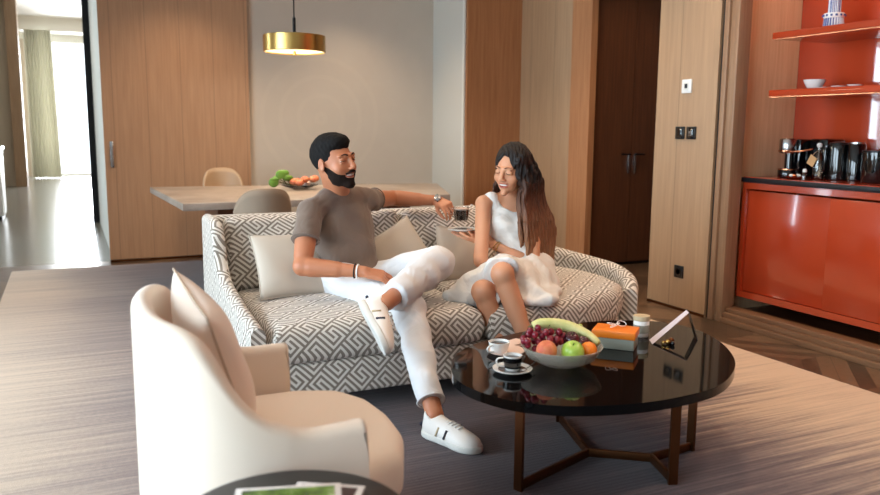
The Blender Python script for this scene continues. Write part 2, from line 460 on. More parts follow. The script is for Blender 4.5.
def rbox(c, h, rad, A=None):
    c = np.array(c, float); h = np.array(h, float); A = np.eye(3) if A is None else np.array(A, float)
    def f(X, Y, Z):
        x, y, z = X - c[0], Y - c[1], Z - c[2]
        q = [np.abs(A[i][0] * x + A[i][1] * y + A[i][2] * z) - h[i] + rad for i in range(3)]
        return np.sqrt(sum(np.maximum(t, 0) ** 2 for t in q)) + np.minimum(np.maximum(q[0], np.maximum(q[1], q[2])), 0) - rad
    e = (np.abs(A) * h[:, None]).sum(0); return f, c - e, c + e
def poly2(P, X, Y):
    P = np.array(P, float); n = len(P); d = np.full(np.broadcast(X, Y).shape, 1e9); s = np.ones(d.shape)
    for i in range(n):
        j = (i - 1) % n; e = P[j] - P[i]; wx, wy = X - P[i][0], Y - P[i][1]
        t = np.clip((wx * e[0] + wy * e[1]) / (e.dot(e) + 1e-12), 0, 1)
        d = np.minimum(d, (wx - e[0] * t) ** 2 + (wy - e[1] * t) ** 2)
        c1 = Y >= P[i][1]; c2 = Y < P[j][1]; c3 = e[0] * wy > e[1] * wx
        s = np.where((c1 & c2 & c3) | (~c1 & ~c2 & ~c3), -s, s)
    return s * np.sqrt(d)
def slab(P, z0, z1, r, crown=None):
    P = np.array(P, float)
    def f(X, Y, Z):
        d2 = poly2(P, X, Y) + r; zt = z1 if crown is None else z1 + crown(X, Y)
        dz = np.maximum(Z - zt, z0 - Z) + r
        return np.sqrt(np.maximum(d2, 0) ** 2 + np.maximum(dz, 0) ** 2) + np.minimum(np.maximum(d2, dz), 0) - r
    return f, np.array([P[:, 0].min(), P[:, 1].min(), z0]) - .02, np.array([P[:, 0].max(), P[:, 1].max(), z1]) + .05
class Vol:
    def __init__(s, lo, hi, h):
        s.lo = np.array(lo, float); s.h = h; s.n = np.ceil((np.array(hi) - s.lo) / h).astype(int) + 1
        s.D = np.full(s.n, 1.0, np.float32)
        s.ax = [s.lo[i] + np.arange(s.n[i]) * h for i in range(3)]
    def sl(s, lo, hi, pad):
        a = np.clip(np.floor((lo - pad - s.lo) / s.h).astype(int), 0, s.n); b = np.clip(np.ceil((hi + pad - s.lo) / s.h).astype(int) + 1, 0, s.n)
        S = tuple(slice(a[i], b[i]) for i in range(3))
        return S, s.ax[0][S[0]][:, None, None].astype(np.float32), s.ax[1][S[1]][None, :, None].astype(np.float32), s.ax[2][S[2]][None, None, :].astype(np.float32)
    def u(s, pr, k=0.01):
        f, lo, hi = pr; S, X, Y, Z = s.sl(lo, hi, k + 3 * s.h)
        if min(x.stop - x.start for x in S) <= 0: return s
        d = f(X, Y, Z); D = s.D[S]; h = np.maximum(k - np.abs(D - d), 0) / max(k, 1e-6)
        s.D[S] = np.minimum(D, d) - h * h * k * 0.25; return s
    def sub(s, pr, k=0.006):
        f, lo, hi = pr; S, X, Y, Z = s.sl(lo, hi, k + 3 * s.h)
        if min(x.stop - x.start for x in S) <= 0: return s
        d = -f(X, Y, Z); D = s.D[S]; h = np.maximum(k - np.abs(D - d), 0) / max(k, 1e-6)
        s.D[S] = np.maximum(D, d) + h * h * k * 0.25; return s
    def full(s): return s.ax[0][:, None, None], s.ax[1][None, :, None], s.ax[2][None, None, :]
    def inter(s, pr, k=0.004):
        X, Y, Z = s.full(); d = pr[0](X, Y, Z); D = s.D; h = np.maximum(k - np.abs(D - d), 0) / k
        s.D = (np.maximum(D, d) + h * h * k * 0.25).astype(np.float32); return s
    def plane(s, p, n):
        X, Y, Z = s.full(); n = nrm(n); s.D = np.maximum(s.D, (X - p[0]) * n[0] + (Y - p[1]) * n[1] + (Z - p[2]) * n[2]).astype(np.float32); return s
    def disp(s, fn):
        i, j, k = np.nonzero(np.abs(s.D) < 0.04)
        s.D[i, j, k] += fn(s.ax[0][i], s.ax[1][j], s.ax[2][k]).astype(np.float32); return s
    def mesh(s):
        D = s.D; D[0] = D[-1] = 1; D[:, 0] = D[:, -1] = 1; D[:, :, 0] = D[:, :, -1] = 1
        S = D < 0; n = s.n
        c = S[:-1, :-1, :-1].astype(np.int8)
        cnt = np.zeros(n - 1, np.int8)
        for dx in (0, 1):
            for dy in (0, 1):
                for dz in (0, 1): cnt += S[dx:n[0] - 1 + dx, dy:n[1] - 1 + dy, dz:n[2] - 1 + dz]
        I = np.argwhere((cnt > 0) & (cnt < 8)); idm = np.full(n - 1, -1, np.int32); idm[I[:, 0], I[:, 1], I[:, 2]] = np.arange(len(I))
        acc = np.zeros((len(I), 3)); w = np.zeros(len(I))
        cor = [(0, 0, 0), (1, 0, 0), (0, 1, 0), (1, 1, 0), (0, 0, 1), (1, 0, 1), (0, 1, 1), (1, 1, 1)]
        vals = [D[I[:, 0] + a, I[:, 1] + b, I[:, 2] + cc].astype(float) for a, b, cc in cor]
        for e0, e1 in [(0, 1), (2, 3), (4, 5), (6, 7), (0, 2), (1, 3), (4, 6), (5, 7), (0, 4), (1, 5), (2, 6), (3, 7)]:
            a, b = vals[e0], vals[e1]; m = (a < 0) != (b < 0); t = np.where(m, a / np.where(m, a - b, 1), 0)
            pt = np.array(cor[e0])[None] + t[:, None] * (np.array(cor[e1]) - np.array(cor[e0]))[None]
            acc += np.where(m[:, None], pt, 0); w += m
        vs = s.lo + (I + acc / w[:, None]) * s.h; F = []
        for axn in range(3):
            o1, o2 = [(1, 2), (2, 0), (0, 1)][axn]
            sl0 = [slice(1, n[i] - 1) for i in range(3)]; sl0[axn] = slice(0, n[axn] - 1)
            sl1 = list(sl0); sl1[axn] = slice(1, n[axn])
            A, B = S[tuple(sl0)], S[tuple(sl1)]
            for sgn in (0, 1):
                E = np.argwhere((A & ~B) if sgn == 0 else (~A & B))
                if not len(E): continue
                base = E + np.array([0 if i == axn else 1 for i in range(3)])
                q = []
                for d1, d2 in ((0, 0), (-1, 0), (-1, -1), (0, -1)):
                    c_ = base.copy(); c_[:, o1] += d1; c_[:, o2] += d2; q.append(idm[c_[:, 0], c_[:, 1], c_[:, 2]])
                q = np.stack(q, 1); F.append(q if sgn == 0 else q[:, ::-1])
        F = np.concatenate(F); return vs, F
def relax(vs, F, it=1):
    n = len(vs); F = np.asarray(F)
    for _ in range(it):
        s = np.zeros_like(vs); c = np.zeros(n)
        for a in range(4):
            b = (a + 1) % 4
            for k in range(3): s[:, k] += np.bincount(F[:, a], vs[F[:, b], k], n)
            c += np.bincount(F[:, a], minlength=n)
            for k in range(3): s[:, k] += np.bincount(F[:, b], vs[F[:, a], k], n)
            c += np.bincount(F[:, b], minlength=n)
        vs = vs * 0.5 + 0.5 * s / np.maximum(c, 1)[:, None]
    return vs
def sculpt(name, V, mat, parent=None, it=1, uv=None, paint=None, loc=None):
    vs, F = V.mesh(); vs = relax(vs, F, it)
    return mesh(name, vs, F, mat, parent, True, uv, paint(vs) if paint else None, loc)
def uv_cloth(P, N):
    side = (np.abs(N[:, 0]) > 0.75)
    u = np.where(side, P[:, 1], P[:, 0]); v = np.where(side, P[:, 2], P[:, 1] + P[:, 2]); return np.stack([u, v], 1)
# ================================================================== the room
def struct(name, *a, fn=box, **k):
    o = fn(name, *a, **k); o['kind'] = 'structure'; return o
CEIL = 2.95
struct('floor', (-3.2, -3.0, -0.1), (3.95, 7.95, 0.0), 'herringbone_floor')
struct('floor', (3.95, -3.0, -0.1), (5.6, 7.95, 0.0), 'herringbone_floor')
struct('floor', (-3.2, 7.95, -0.1), (3.2, 22.6, 0.0), 'far_floor')
struct('ceiling', (-3.2, -3.0, CEIL), (5.6, 8.05, CEIL + 0.1), 'ceiling_white')
struct('ceiling', (-3.2, 8.05, 3.82), (3.2, 22.6, 3.92), 'ceiling_white')
# back of the living room
pan = struct('door_1', (0.30, 7.86, 0.025), (1.62, 7.92, CEIL), 'wood_panel')
struct('trim_1', (0.30, 7.862, 0.0), (1.62, 7.90, 0.022), 'bronze')
hd = box('door_handle', (0.345, 7.845, 0.88), (0.375, 7.862, 1.12), 'steel', pan, 0.004); hd['label'] = 'recessed grey metal pull'
struct('wall_back', (1.60, 7.90, 0.0), (3.62, 8.05, CEIL), 'plaster')
struct('wall_left_far', (0.33, 7.93, 0.0), (0.43, 11.4, 3.82), 'trim_white')
struct('wall_header', (-3.2, 8.06, CEIL), (0.32, 8.16, 3.82), 'plaster')
struct('wall_back_corner', (3.60, 7.16, 0.0), (3.72, 7.90, CEIL), 'plaster_side')
struct('trim_2', (3.585, 7.13, 0.0), (3.60, 7.17, CEIL), 'trim_white')
struct('wall_wood', (3.605, 7.10, 0.0), (4.22, 7.155, CEIL), 'wood_warm')
struct('wall_wood_side', (4.22, 6.20, 0.0), (4.30, 7.2, CEIL), 'wood_wall')
struct('trim_3', (4.215, 5.90, 0.0), (4.28, 6.20, CEIL), 'wood_warm')
# dark double door at the end of the recess
for k, (x0, x1) in enumerate(((4.29, 4.725), (4.731, 5.2))):
    d = struct('door_%d' % (k + 2), (x0, 5.93, 0.03), (x1, 5.975, CEIL), 'wood_dark')
    s = 1 if k else -1; xe = 4.728 + s * 0.028
    h = box('door_handle', (min(xe, xe + s * .016) , 5.912, 0.86), (max(xe, xe + s * .016), 5.93, 1.045), 'steel', d, 0.003); h['label'] = 'vertical dark steel handle plate'
    box('lever', (min(xe, xe + s * 0.10), 5.885, 1.03), (max(xe, xe + s * 0.10), 5.912, 1.045), 'black_metal', h, 0.003)
struct('wall_recess_back', (4.25, 5.985, 0.0), (5.6, 6.08, CEIL), 'shadow_gap')
struct('trim_4', (4.29, 5.945, 0.0), (5.2, 5.975, 0.028), 'black_metal')
struct('wall_recess_right', (5.2, 4.57, 0.0), (5.3, 5.98, CEIL), 'wood_dark')
# pillar wall with switches
struct('wall_pillar', (3.85, 3.985, 0.0), (5.2, 4.57, CEIL), 'wood_wall')
struct('trim_5', (3.845, 3.985, 0.0), (3.85, 4.57, 0.02), 'bronze')
struct('trim_6', (3.87, 3.955, 0.0), (3.95, 3.985, CEIL), 'shadow_gap')
# niche frame: stepped timber moulding, side cheek, floor of the niche
for i, (y0, y1, x0) in enumerate(((3.915, 3.955, 3.85), (3.87, 3.915, 3.868), (3.835, 3.87, 3.856))):
    struct('trim_%d' % (7 + i), (x0, y0, 0.0), (3.96, y1, CEIL), 'wood_frame', bev=0.003)
for i, (z0, z1, x0) in enumerate(((0.0, 0.035, 3.85), (0.035, 0.07, 3.868), (0.07, 0.10, 3.885))):
    struct('trim_%d' % (10 + i), (x0, -1.2, z0), (3.98, 3.84, z1), 'wood_frame_h', bev=0.003)
struct('wall_niche_side', (3.96, 3.93, 0.0), (4.56, 3.98, CEIL), 'wood_niche')
struct('wall_niche_base', (3.98, -1.2, 0.0), (4.56, 3.93, 0.05), 'wood_dark')
struct('wall_right', (4.56, -1.2, 0.0), (4.66, 3.98, CEIL), 'wood_dark')
struct('wall_right_front', (3.85, -3.0, 0.0), (4.66, -1.2, CEIL), 'wood_wall')
red = struct('wall_niche_panel', (4.50, -1.2, 0.955), (4.555, 3.925, CEIL), 'red_panel')
# behind the camera and left side with the daylight windows
struct('wall_front', (-3.2, -3.1, 0.0), (3.95, -3.0, CEIL), 'plaster')
xw = -3.1
for n_, (y0, y1) in {'a': (-3.0, -1.6), 'b': (1.6, 2.2), 'c': (5.4, 8.05)}.items():
    struct('wall_left', (xw - .1, y0, 0.0), (xw, y1, CEIL), 'plaster')
WIN = [(-1.6, 1.6), (2.2, 5.4)]
def window(n, lo, hi, axis, nm=2):
    # frame rectangle with mullions and a pane
    fr = bmesh.new(); t = 0.06
    (a0, z0), (a1, z1), p0, p1 = lo, hi, axis[1], axis[2]
    def B(u0, u1, w0, w1, d0=p0, d1=p1):
        if axis[0] == 'x': bx(fr, (d0, u0, w0), (d1, u1, w1))
        else: bx(fr, (u0, d0, w0), (u1, d1, w1))
    B(a0, a1, z0, z0 + t); B(a0, a1, z1 - t, z1); B(a0, a0 + t, z0 + t, z1 - t); B(a1 - t, a1, z0 + t, z1 - t)
    for k in range(1, nm): u = a0 + (a1 - a0) * k / nm; B(u - t / 2, u + t / 2, z0 + t, z1 - t)
    f = from_bm('window_%d' % n, fr, 'black_metal' if axis[0] == 'x' else 'trim_white'); f['kind'] = 'structure'
    m = (p0 + p1) / 2
    if axis[0] == 'x': g = box('pane', (m - .003, a0 + t, z0 + t), (m + .003, a1 - t, z1 - t), 'window_glass', f)
    else: g = box('pane', (a0 + t, m - .003, z0 + t), (a1 - t, m + .003, z1 - t), 'window_glass', f)
    return f
for i, (y0, y1) in enumerate(WIN):
    window(i + 1, (y0, 0.0), (y1, CEIL), ('x', xw - .07, xw - .02), 3)
# far room: window wall, post, side wall, cornice
window(3, (-0.85, 0.0), (3.2, 3.36), ('y', 22.35, 22.42), 2)
struct('wall_far', (-3.2, 22.35, 3.36), (3.2, 22.45, 3.82), 'trim_white')
struct('trim_13', (-3.2, 21.6, 3.50), (3.2, 22.35, 3.82), 'trim_white')
struct('wall_far_left', (-3.2, 22.35, 0.0), (-0.85, 22.45, 3.36), 'wall_beige')
struct('trim_14', (-1.02, 18.6, 0.0), (-0.80, 18.9, 3.82), 'wood_post')
struct('wall_far_side', (-3.2, 18.75, 0.0), (-1.02, 18.85, 3.82), 'wall_beige')
struct('wall_far_right', (3.1, 11.4, 0.0), (3.2, 22.6, 3.82), 'wall_beige')
struct('wall_far_divider', (0.43, 11.42, 0.0), (3.2, 11.5, 3.82), 'wall_beige')
struct('door_4', (0.25, 11.3, 0.0), (0.40, 11.40, 3.82), 'black_metal')
struct('wall_far_outer', (-3.3, 8.05, 0.0), (-3.2, 8.92, 3.82), 'wall_beige')
struct('wall_far_outer', (-3.3, 9.45, 0.0), (-3.2, 22.6, 3.82), 'wall_beige')
struct('wall_far_outer', (-3.3, 8.92, 3.1), (-3.2, 9.45, 3.82), 'wall_beige')
window(4, (8.92, 0.0), (9.45, 3.1), ('x', -3.28, -3.22), 1)
vt = box('ceiling_vent', (-0.42, 13.0, 3.80), (-0.18, 13.35, 3.822), 'black_metal'); prop(vt, 'small dark slot vent in the white ceiling of the far room', 'vent')
# curtain
def curtain(x0, x1, y, z0, z1):
    nx, nz = 160, 12; vs = []; fs = []
    for j in range(nz + 1):
        for i in range(nx + 1):
            u = i / nx; w = j / nz; x = x0 + (x1 - x0) * u + 0.05 * (1 - w) * u
            a = 0.055 + 0.02 * math.sin(7 * u); yy = y + a * math.sin(u * 2 * math.pi * 9 + 0.6 * math.sin(3 * w + 5 * u))
            vs.append((x, yy, z0 + (z1 - z0) * w))
    for j in range(nz):
        for i in range(nx): q = j * (nx + 1) + i; fs.append([q, q + 1, q + nx + 2, q + nx + 1])
    n0 = len(vs); vs += [(a, b + 0.012, c) for a, b, c in vs]; fs += [[a + n0 for a in f[::-1]] for f in fs]
    return vs, fs
v, f = curtain(-0.80, -0.22, 21.45, 0.01, 3.5)
prop(mesh('curtain', v, f, 'curtain_fabric', loc=(-0.5, 21.45, 0)), 'tall pale green pleated curtain at the left of the bright far window', 'curtain')
cb = thing('sideboard', 'white sideboard with a dark grey top cut off by the left edge, far room', 'sideboard', (-1.05, 12.3, 0))
box('body', (-1.8, 12.0, 0.05), (-0.83, 12.6, 0.93), 'white_satin', cb, 0.01)
box('top', (-1.82, 11.97, 0.93), (-0.81, 12.62, 0.97), 'steel', cb, 0.005)
box('plinth', (-1.78, 12.02, 0.0), (-0.85, 12.58, 0.05), 'black_metal', cb)

# rug
RUG = box('rug', (-0.50, -1.2, 0.0), (3.46, 7.62, 0.012), 'rug_pile', bev=0.005, loc=(0, 0, 0))
prop(RUG, 'large streaked rug fading from purple grey to pale beige edges under the furniture', 'rug')

# switches
def plate(name, label, y, z, mat, inner, w=0.086):
    t = thing(name, label, 'switch', (3.85, y, z))
    box('cover', (3.838, y - w / 2, z - w / 2), (3.85, y + w / 2, z + w / 2), mat, t, 0.003)
    inner(t, y, z); return t
def th_in(t, y, z):
    box('display', (3.835, y - .022, z - .024), (3.839, y + .022, z + .024), 'trim_white', t, 0.001)
    box('screen', (3.8335, y - .013, z - .014), (3.8352, y + .013, z + .016), 'counter_edge', t)
plate('thermostat', 'square white thermostat with small dark screen high on the wooden pillar', 4.26, 1.555, 'white_satin', th_in, 0.092)
def sw1(t, y, z): box('rocker', (3.8355, y - .03, z - .034), (3.839, y + .03, z + .034), 'black_gloss', t, 0.001)
def sw2(t, y, z):
    box('rocker', (3.8355, y - .03, z - .034), (3.839, y + .03, z + .034), 'black_gloss', t, 0.001)
    for dy in (-.008, .009):
        b = box('icon', (3.8345, y + dy - .0055, z - .006), (3.8358, y + dy + .0055, z + .010), 'steel', t); 
    b = box('icon', (3.8345, y - .016, z - .016), (3.8358, y + .016, z - .011), 'steel', t)
plate('light_switch', 'plain black square switch, the left one of the pair on the wooden pillar', 4.305, 1.24, 'black_plastic', sw1)
plate('light_switch', 'black square switch with small pale icon, right one of the pillar pair', 4.195, 1.24, 'black_plastic', sw2)
def out1(t, y, z):
    lathe('socket_ring', [(0.026, 0), (0.026, .002), (0.021, .002), (0.020, -.002)], (0, 0, 0), 'black_gloss', t, 24, M4=Matrix.Translation((3.838, y, z)) @ Matrix.Rotation(R(-90), 4, 'Y'))
plate('power_outlet', 'black square power outlet low on the wooden pillar', 4.245, 0.275, 'black_plastic', out1)

# ================================================================== minibar cabinet and shelves
cab = thing('minibar_cabinet', 'glossy orange red wall hung cabinet with two sliding doors and black counter edge', 'cabinet', (4.25, 2.0, 0.165))
bm = bmesh.new()
bx(bm, (4.03, 0.4, 0.165), (4.49, 3.86, 0.185)); bx(bm, (4.0, 3.83, 0.165), (4.49, 3.86, 0.925)); bx(bm, (4.0, 0.4, 0.165), (4.49, 0.43, 0.925))
bx(bm, (4.0, 0.43, 0.165), (4.03, 3.83, 0.205)); bx(bm, (4.0, 0.43, 0.885), (4.03, 3.83, 0.925)); bx(bm, (4.46, 0.43, 0.185), (4.49, 3.83, 0.925))
from_bm('body', bm, 'red_lacquer', cab)
d1 = box('door', (4.022, 3.17, 0.207), (4.04, 3.828, 0.872), 'red_lacquer', cab, 0.002)
d2 = box('door', (4.008, 2.0, 0.207), (4.026, 3.20, 0.872), 'red_lacquer', cab, 0.002)
d3 = box('door', (4.022, 0.45, 0.207), (4.04, 2.03, 0.872), 'red_lacquer', cab, 0.002)
box('counter', (3.985, 0.4, 0.927), (4.49, 3.865, 0.958), 'counter_edge', cab, 0.002)
box('counter_top', (3.995, 0.41, 0.958), (4.49, 3.855, 0.962), 'red_lacquer', cab)
for z, lab in ((1.82, 'upper'), (1.47, 'lower')):
    s = thing('wall_shelf', 'glossy orange red wall shelf, the %s of the two over the minibar' % lab, 'shelf', (4.3, 2.0, z))
    box('board', (4.0, 0.6, z), (4.498, 3.70, z + 0.04), 'red_lacquer', s, 0.003)
    box('edge_strip', (4.002, 0.6, z - 0.006), (4.03, 3.69, z), 'copper', s)
CT = 0.963
# capsule coffee machine
cm = thing('coffee_machine', 'black capsule coffee machine with copper rings at the left end of the minibar', 'coffee machine', (4.25, 3.66, CT))
lathe('drip_base', [(0.058, 0), (0.06, .004), (0.06, .045), (0.056, .05)], (4.17, 3.66, CT), 'black_gloss', cm)
lathe('drip_ring', [(0.052, .05), (0.060, .05), (0.060, .057), (0.052, .057)], (4.17, 3.66, CT), 'copper', cm, close=True)
box('column', (4.20, 3.60, CT), (4.42, 3.72, CT + 0.245), 'black_gloss', cm, 0.015)
lathe('brew_head', [(0.048, 0), (0.052, .006), (0.052, .085), (0.046, .092)], (4.17, 3.67, CT + 0.155), 'steel', cm)
lathe('head_ring', [(0.050, .165), (0.056, .165), (0.056, .173), (0.050, .173)], (4.17, 3.67, CT), 'copper', cm, close=True)
lathe('column_tube', [(0.03, .0), (0.03, .155)], (4.175, 3.655, CT + 0.0), 'black_gloss', cm)
box('water_tank', (4.27, 3.46, CT), (4.44, 3.60, CT + 0.25), 'black_gloss', cm, 0.02)
tube('lever', spline([(4.13, 3.70, CT + .165), (4.12, 3.62, CT + .166), (4.13, 3.55, CT + .17), (4.18, 3.49, CT + .185)], 16), 0.005, 'copper', cm)
# bottle with a tag
bt = thing('bottle', 'amber glass bottle with a paper tag beside the coffee machine', 'bottle', (4.19, 3.45, CT))
lathe('glass_body', [(0.034, 0), (0.036, .006), (0.036, .115), (0.030, .14), (0.013, .165), (0.012, .19), (0.015, .192), (0.015, .20)], (4.19, 3.45, CT), 'bottle_glass', bt)
lathe('stopper', [(0.010, .195), (0.014, .200), (0.017, .214), (0.010, .224)], (4.19, 3.45, CT), 'white_ceramic', bt)
tube('string', spline([(4.175, 3.45, CT + .175), (4.155, 3.455, CT + .16), (4.148, 3.46, CT + .145)], 8), 0.0012, 'cork', bt, 6)
Mt = Matrix.Translation((4.145, 3.462, CT + .115)) @ Matrix.Rotation(R(28), 4, 'X')
box('tag', (-.0012, -.026, -.030), (.0012, .026, .030), 'cork', bt, M4=Mt)
# small copper scoop pile
sn = thing('sweets_dish', 'small copper dish of wrapped sweets in front of the coffee machine tank', 'dish', (4.09, 3.53, CT))
lathe('dish', [(0.025, 0), (0.055, .012), (0.057, .015), (0.050, .013), (0.02, .005)], (4.09, 3.53, CT), 'copper', sn)
for a in range(5):
    c_ = (4.09 + .022 * math.cos(a * 1.26), 3.53 + .022 * math.sin(a * 1.26), CT + .022)
    lathe('sweet', [(0.001, -.010), (.011, -.006), (.014, 0), (.011, .006), (.001, .010)], c_, 'copper' if a % 2 else 'paper', sn, 12)
kb = thing('jar', 'tiny jar with a pale round lid beside the tagged bottle', 'jar', (4.10, 3.46, CT))
lathe('jar_body', [(0.016, 0), (0.017, .03), (0.010, .045)], (4.10, 3.47, CT), 'bottle_glass', kb, 20); lathe('lid', [(0.011, .045), (0.013, .055), (0.008, .066)], (4.10, 3.47, CT), 'white_ceramic', kb, 20)
# kettle / canister, ice bucket
kt = thing('thermos_jug', 'tall glossy black vacuum jug between the tagged bottle and the ice bucket', 'jug', (4.265, 3.372, CT))
lathe('jug_body', [(0.060, 0), (0.062, .01), (0.060, .20), (0.056, .215)], (4.265, 3.372, CT), 'black_gloss', kt)
lathe('lid', [(0.056, .215), (0.052, .228), (0.02, .232)], (4.265, 3.372, CT), 'black_plastic', kt)
box('handle', (4.19, 3.405, CT + .05), (4.215, 3.43, CT + .20), 'black_gloss', kt, 0.006)
k2 = thing('canister', 'slim glossy black canister touching the right side of the vacuum jug', 'canister', (4.28, 3.262, CT))
lathe('can_body', [(0.050, 0), (0.052, .01), (0.052, .215), (0.046, .222)], (4.28, 3.262, CT), 'black_gloss', k2)
lathe('lid', [(0.044, .222), (0.044, .232), (0.01, .234)], (4.28, 3.262, CT), 'steel', k2)
ib = thing('ice_bucket', 'wide black ice bucket at the right end of the minibar counter', 'ice bucket', (4.25, 3.10, CT))
lathe('bucket', [(0.078, 0), (0.082, .01), (0.086, .17), (0.086, .176), (0.080, .176), (0.074, .02)], (4.25, 3.10, CT), 'black_gloss', ib)
lathe('lid', [(0.084, .178), (0.084, .186), (0.02, .192)], (4.25, 3.10, CT), 'black_metal', ib)
# shelf decorations
bw = thing('bowl', 'small white ceramic bowl on the lower red shelf', 'bowl', (4.25, 3.57, 1.51))
lathe('bowl_body', [(0.030, 0), (0.034, .004), (0.058, .045), (0.066, .066), (0.061, .066), (0.03, .012), (0.0, .008)], (4.25, 3.575, 1.51), 'white_ceramic', bw)
for i, y in enumerate((3.47, 3.36, 3.25)):
    lathe('small_dish', [(0.02, 0), (0.042, .010 + .003 * i), (0.044, .014 + .003 * i), (0.02, .006)], (4.2, y, 1.51), 'white_ceramic', None, 30, loc=(4.2, y, 1.51))
    prop(bpy.context.scene.collection.objects[-1], 'clear white dish on the lower red shelf, %s from the bowl' % ('first', 'second', 'third')[i], 'dish', 'small dishes on the lower shelf')
vs_ = thing('vase', 'white and blue fluted column shaped vase on the upper red shelf', 'vase', (4.25, 3.47, 1.86))
def fluted(name, r0, r1, z0, z1, nf, mat, c):
    n = nf * 6; prof = [(r0, z0), (r1, z1)]; vs = []; fs = []
    for r, z in prof:
        for i in range(n):
            a = 2 * math.pi * i / n; q = r * (1 + .07 * math.cos(a * nf)); vs.append((c[0] + q * math.cos(a), c[1] + q * math.sin(a), c[2] + z))
    for i in range(n): fs.append([i, (i + 1) % n, n + (i + 1) % n, n + i])
    fs += [list(range(n))[::-1], [n + i for i in range(n)]]
    return mesh(name, vs, fs, mat, vs_, False)
plain('vase_blue', rgb(70, 84, 140), 0.2)
def stripe():
    t = NT('vase_stripe'); s = t.n('ShaderNodeSeparateXYZ', i_Vector=t.obj())
    a = t.math('ARCTAN2', s.outputs[1], s.outputs[0])
    b = t.math('GREATER_THAN', t.math('SINE', t.math('MULTIPLY', a, 22.0)), 0.25)
    M['vase_stripe'] = t.pbsdf(t.mix(b, rgb(226, 224, 228), rgb(90, 100, 150)), 0.2)
stripe()
VC = (4.25, 3.47, 1.86)
fluted('base_drum', .058, .052, 0, .075, 22, 'vase_stripe', VC)
lathe('collar', [(0.056, .075), (0.060, .08), (0.060, .100), (0.056, .105)], VC, 'white_ceramic', vs_)
for i in range(14):
    a = 2 * math.pi * i / 14; c_ = (VC[0] + .060 * math.cos(a), VC[1] + .060 * math.sin(a), VC[2] + .084)
    box('collar_mark', (c_[0] - .005, c_[1] - .005, c_[2]), (c_[0] + .005, c_[1] + .005, c_[2] + .012), 'vase_blue', vs_)
fluted('column', .034, .032, .105, .34, 16, 'vase_stripe', VC)
lathe('rim', [(0.034, .34), (0.05, .35), (0.05, .37), (0.03, .372)], VC, 'white_ceramic', vs_)

# ================================================================== dining corner
dt = thing('dining_table', 'long stone topped dining table behind the sofa', 'dining table', (1.7, 6.1, 0))
prism('tabletop', [(.60, 7.0), (.66, 5.38), (2.66, 5.5), (3.10, 6.7)], 0.705, 0.755, 'table_stone', dt, 0.006)
for x in (1.05, 2.35):
    prism('leg', [(x - .12, 6.0), (x - .10, 5.8), (x + .10, 5.8), (x + .12, 6.0), (x + .10, 6.4), (x - .10, 6.4)], 0.012, 0.705, 'wood_dark', dt, 0.01)
bpy.context.view_layer.update()
def tub_chair(name, label, x, y, rz, mat, z=0.0):
    t = thing(name, label, 'chair', (x, y, z), 'dining chairs at the stone table')
    A = Matrix.Translation((x, y, z)) @ Matrix.Rotation(rz, 4, 'Z') @ Matrix.Diagonal((.8, .72, 1, 1))
    tr = lambda v: np.array(v) @ np.array(A)[:3, :3].T + np.array(A)[:3, 3]
    V = Vol((-.32, -.33, .36), (.32, .33, .92), .012)
    sh = slab([(.24 * math.copysign(abs(math.cos(a)) ** .7, math.cos(a)), .24 * math.copysign(abs(math.sin(a)) ** .7, math.sin(a))) for a in np.linspace(0, 2 * math.pi, 28, endpoint=False)], .40, .49, .035)
    V.u(sh)
    vs, F = V.mesh(); mesh('seat', tr(relax(vs, F, 2)), F, mat, t)
    # curved back: wrapped sheet with thickness
    vs = []; fs = []; nu, nw = 24, 10
    for s_ in (0, 1):
        for j in range(nw + 1):
            for i in range(nu + 1):
                u = -1 + 2 * i / nu; w = j / nw; a = u * 1.25
                top = 0.87 - 0.15 * abs(u) ** 3.2; zz = .42 + (top - .42) * w
                r = .25 + .02 * w - s_ * .028; vs.append((-r * math.cos(a) * 1.0 - .02 * w, r * math.sin(a) * (.96 + .04 * w), zz))
    n1 = (nu + 1) * (nw + 1)
    for j in range(nw):
        for i in range(nu):
            q = j * (nu + 1) + i; fs.append([q, q + 1, q + nu + 2, q + nu + 1]); fs.append([n1 + q, n1 + q + nu + 1, n1 + q + nu + 2, n1 + q + 1])
    def ring():
        L = [i for i in range(nu + 1)] + [j * (nu + 1) + nu for j in range(1, nw + 1)] + [nw * (nu + 1) + i for i in range(nu - 1, -1, -1)] + [j * (nu + 1) for j in range(nw - 1, 0, -1)]
        return L
    L = ring()
    for a, b in zip(L, L[1:] + L[:1]): fs.append([a, n1 + a, n1 + b, b])
    mesh('backrest', tr(vs), fs, mat, t)
    for sx in (-1, 1):
        for sy in (-1, 1):
            v, f = tube_np([(.17 * sx, .17 * sy, .41), (.22 * sx, .21 * sy, .0)], [.016, .010]); mesh('leg', tr(v), f, 'wood_dark', t)
    return t
tub_chair('dining_chair', 'grey brown upholstered dining chair directly behind the sofa back', 1.09, 5.05, R(90), 'grey_shell', 0.012)
tub_chair('dining_chair', 'tan shell dining chair on the far side of the stone table', 1.27, 7.32, R(-90), 'tan_shell', 0.012)
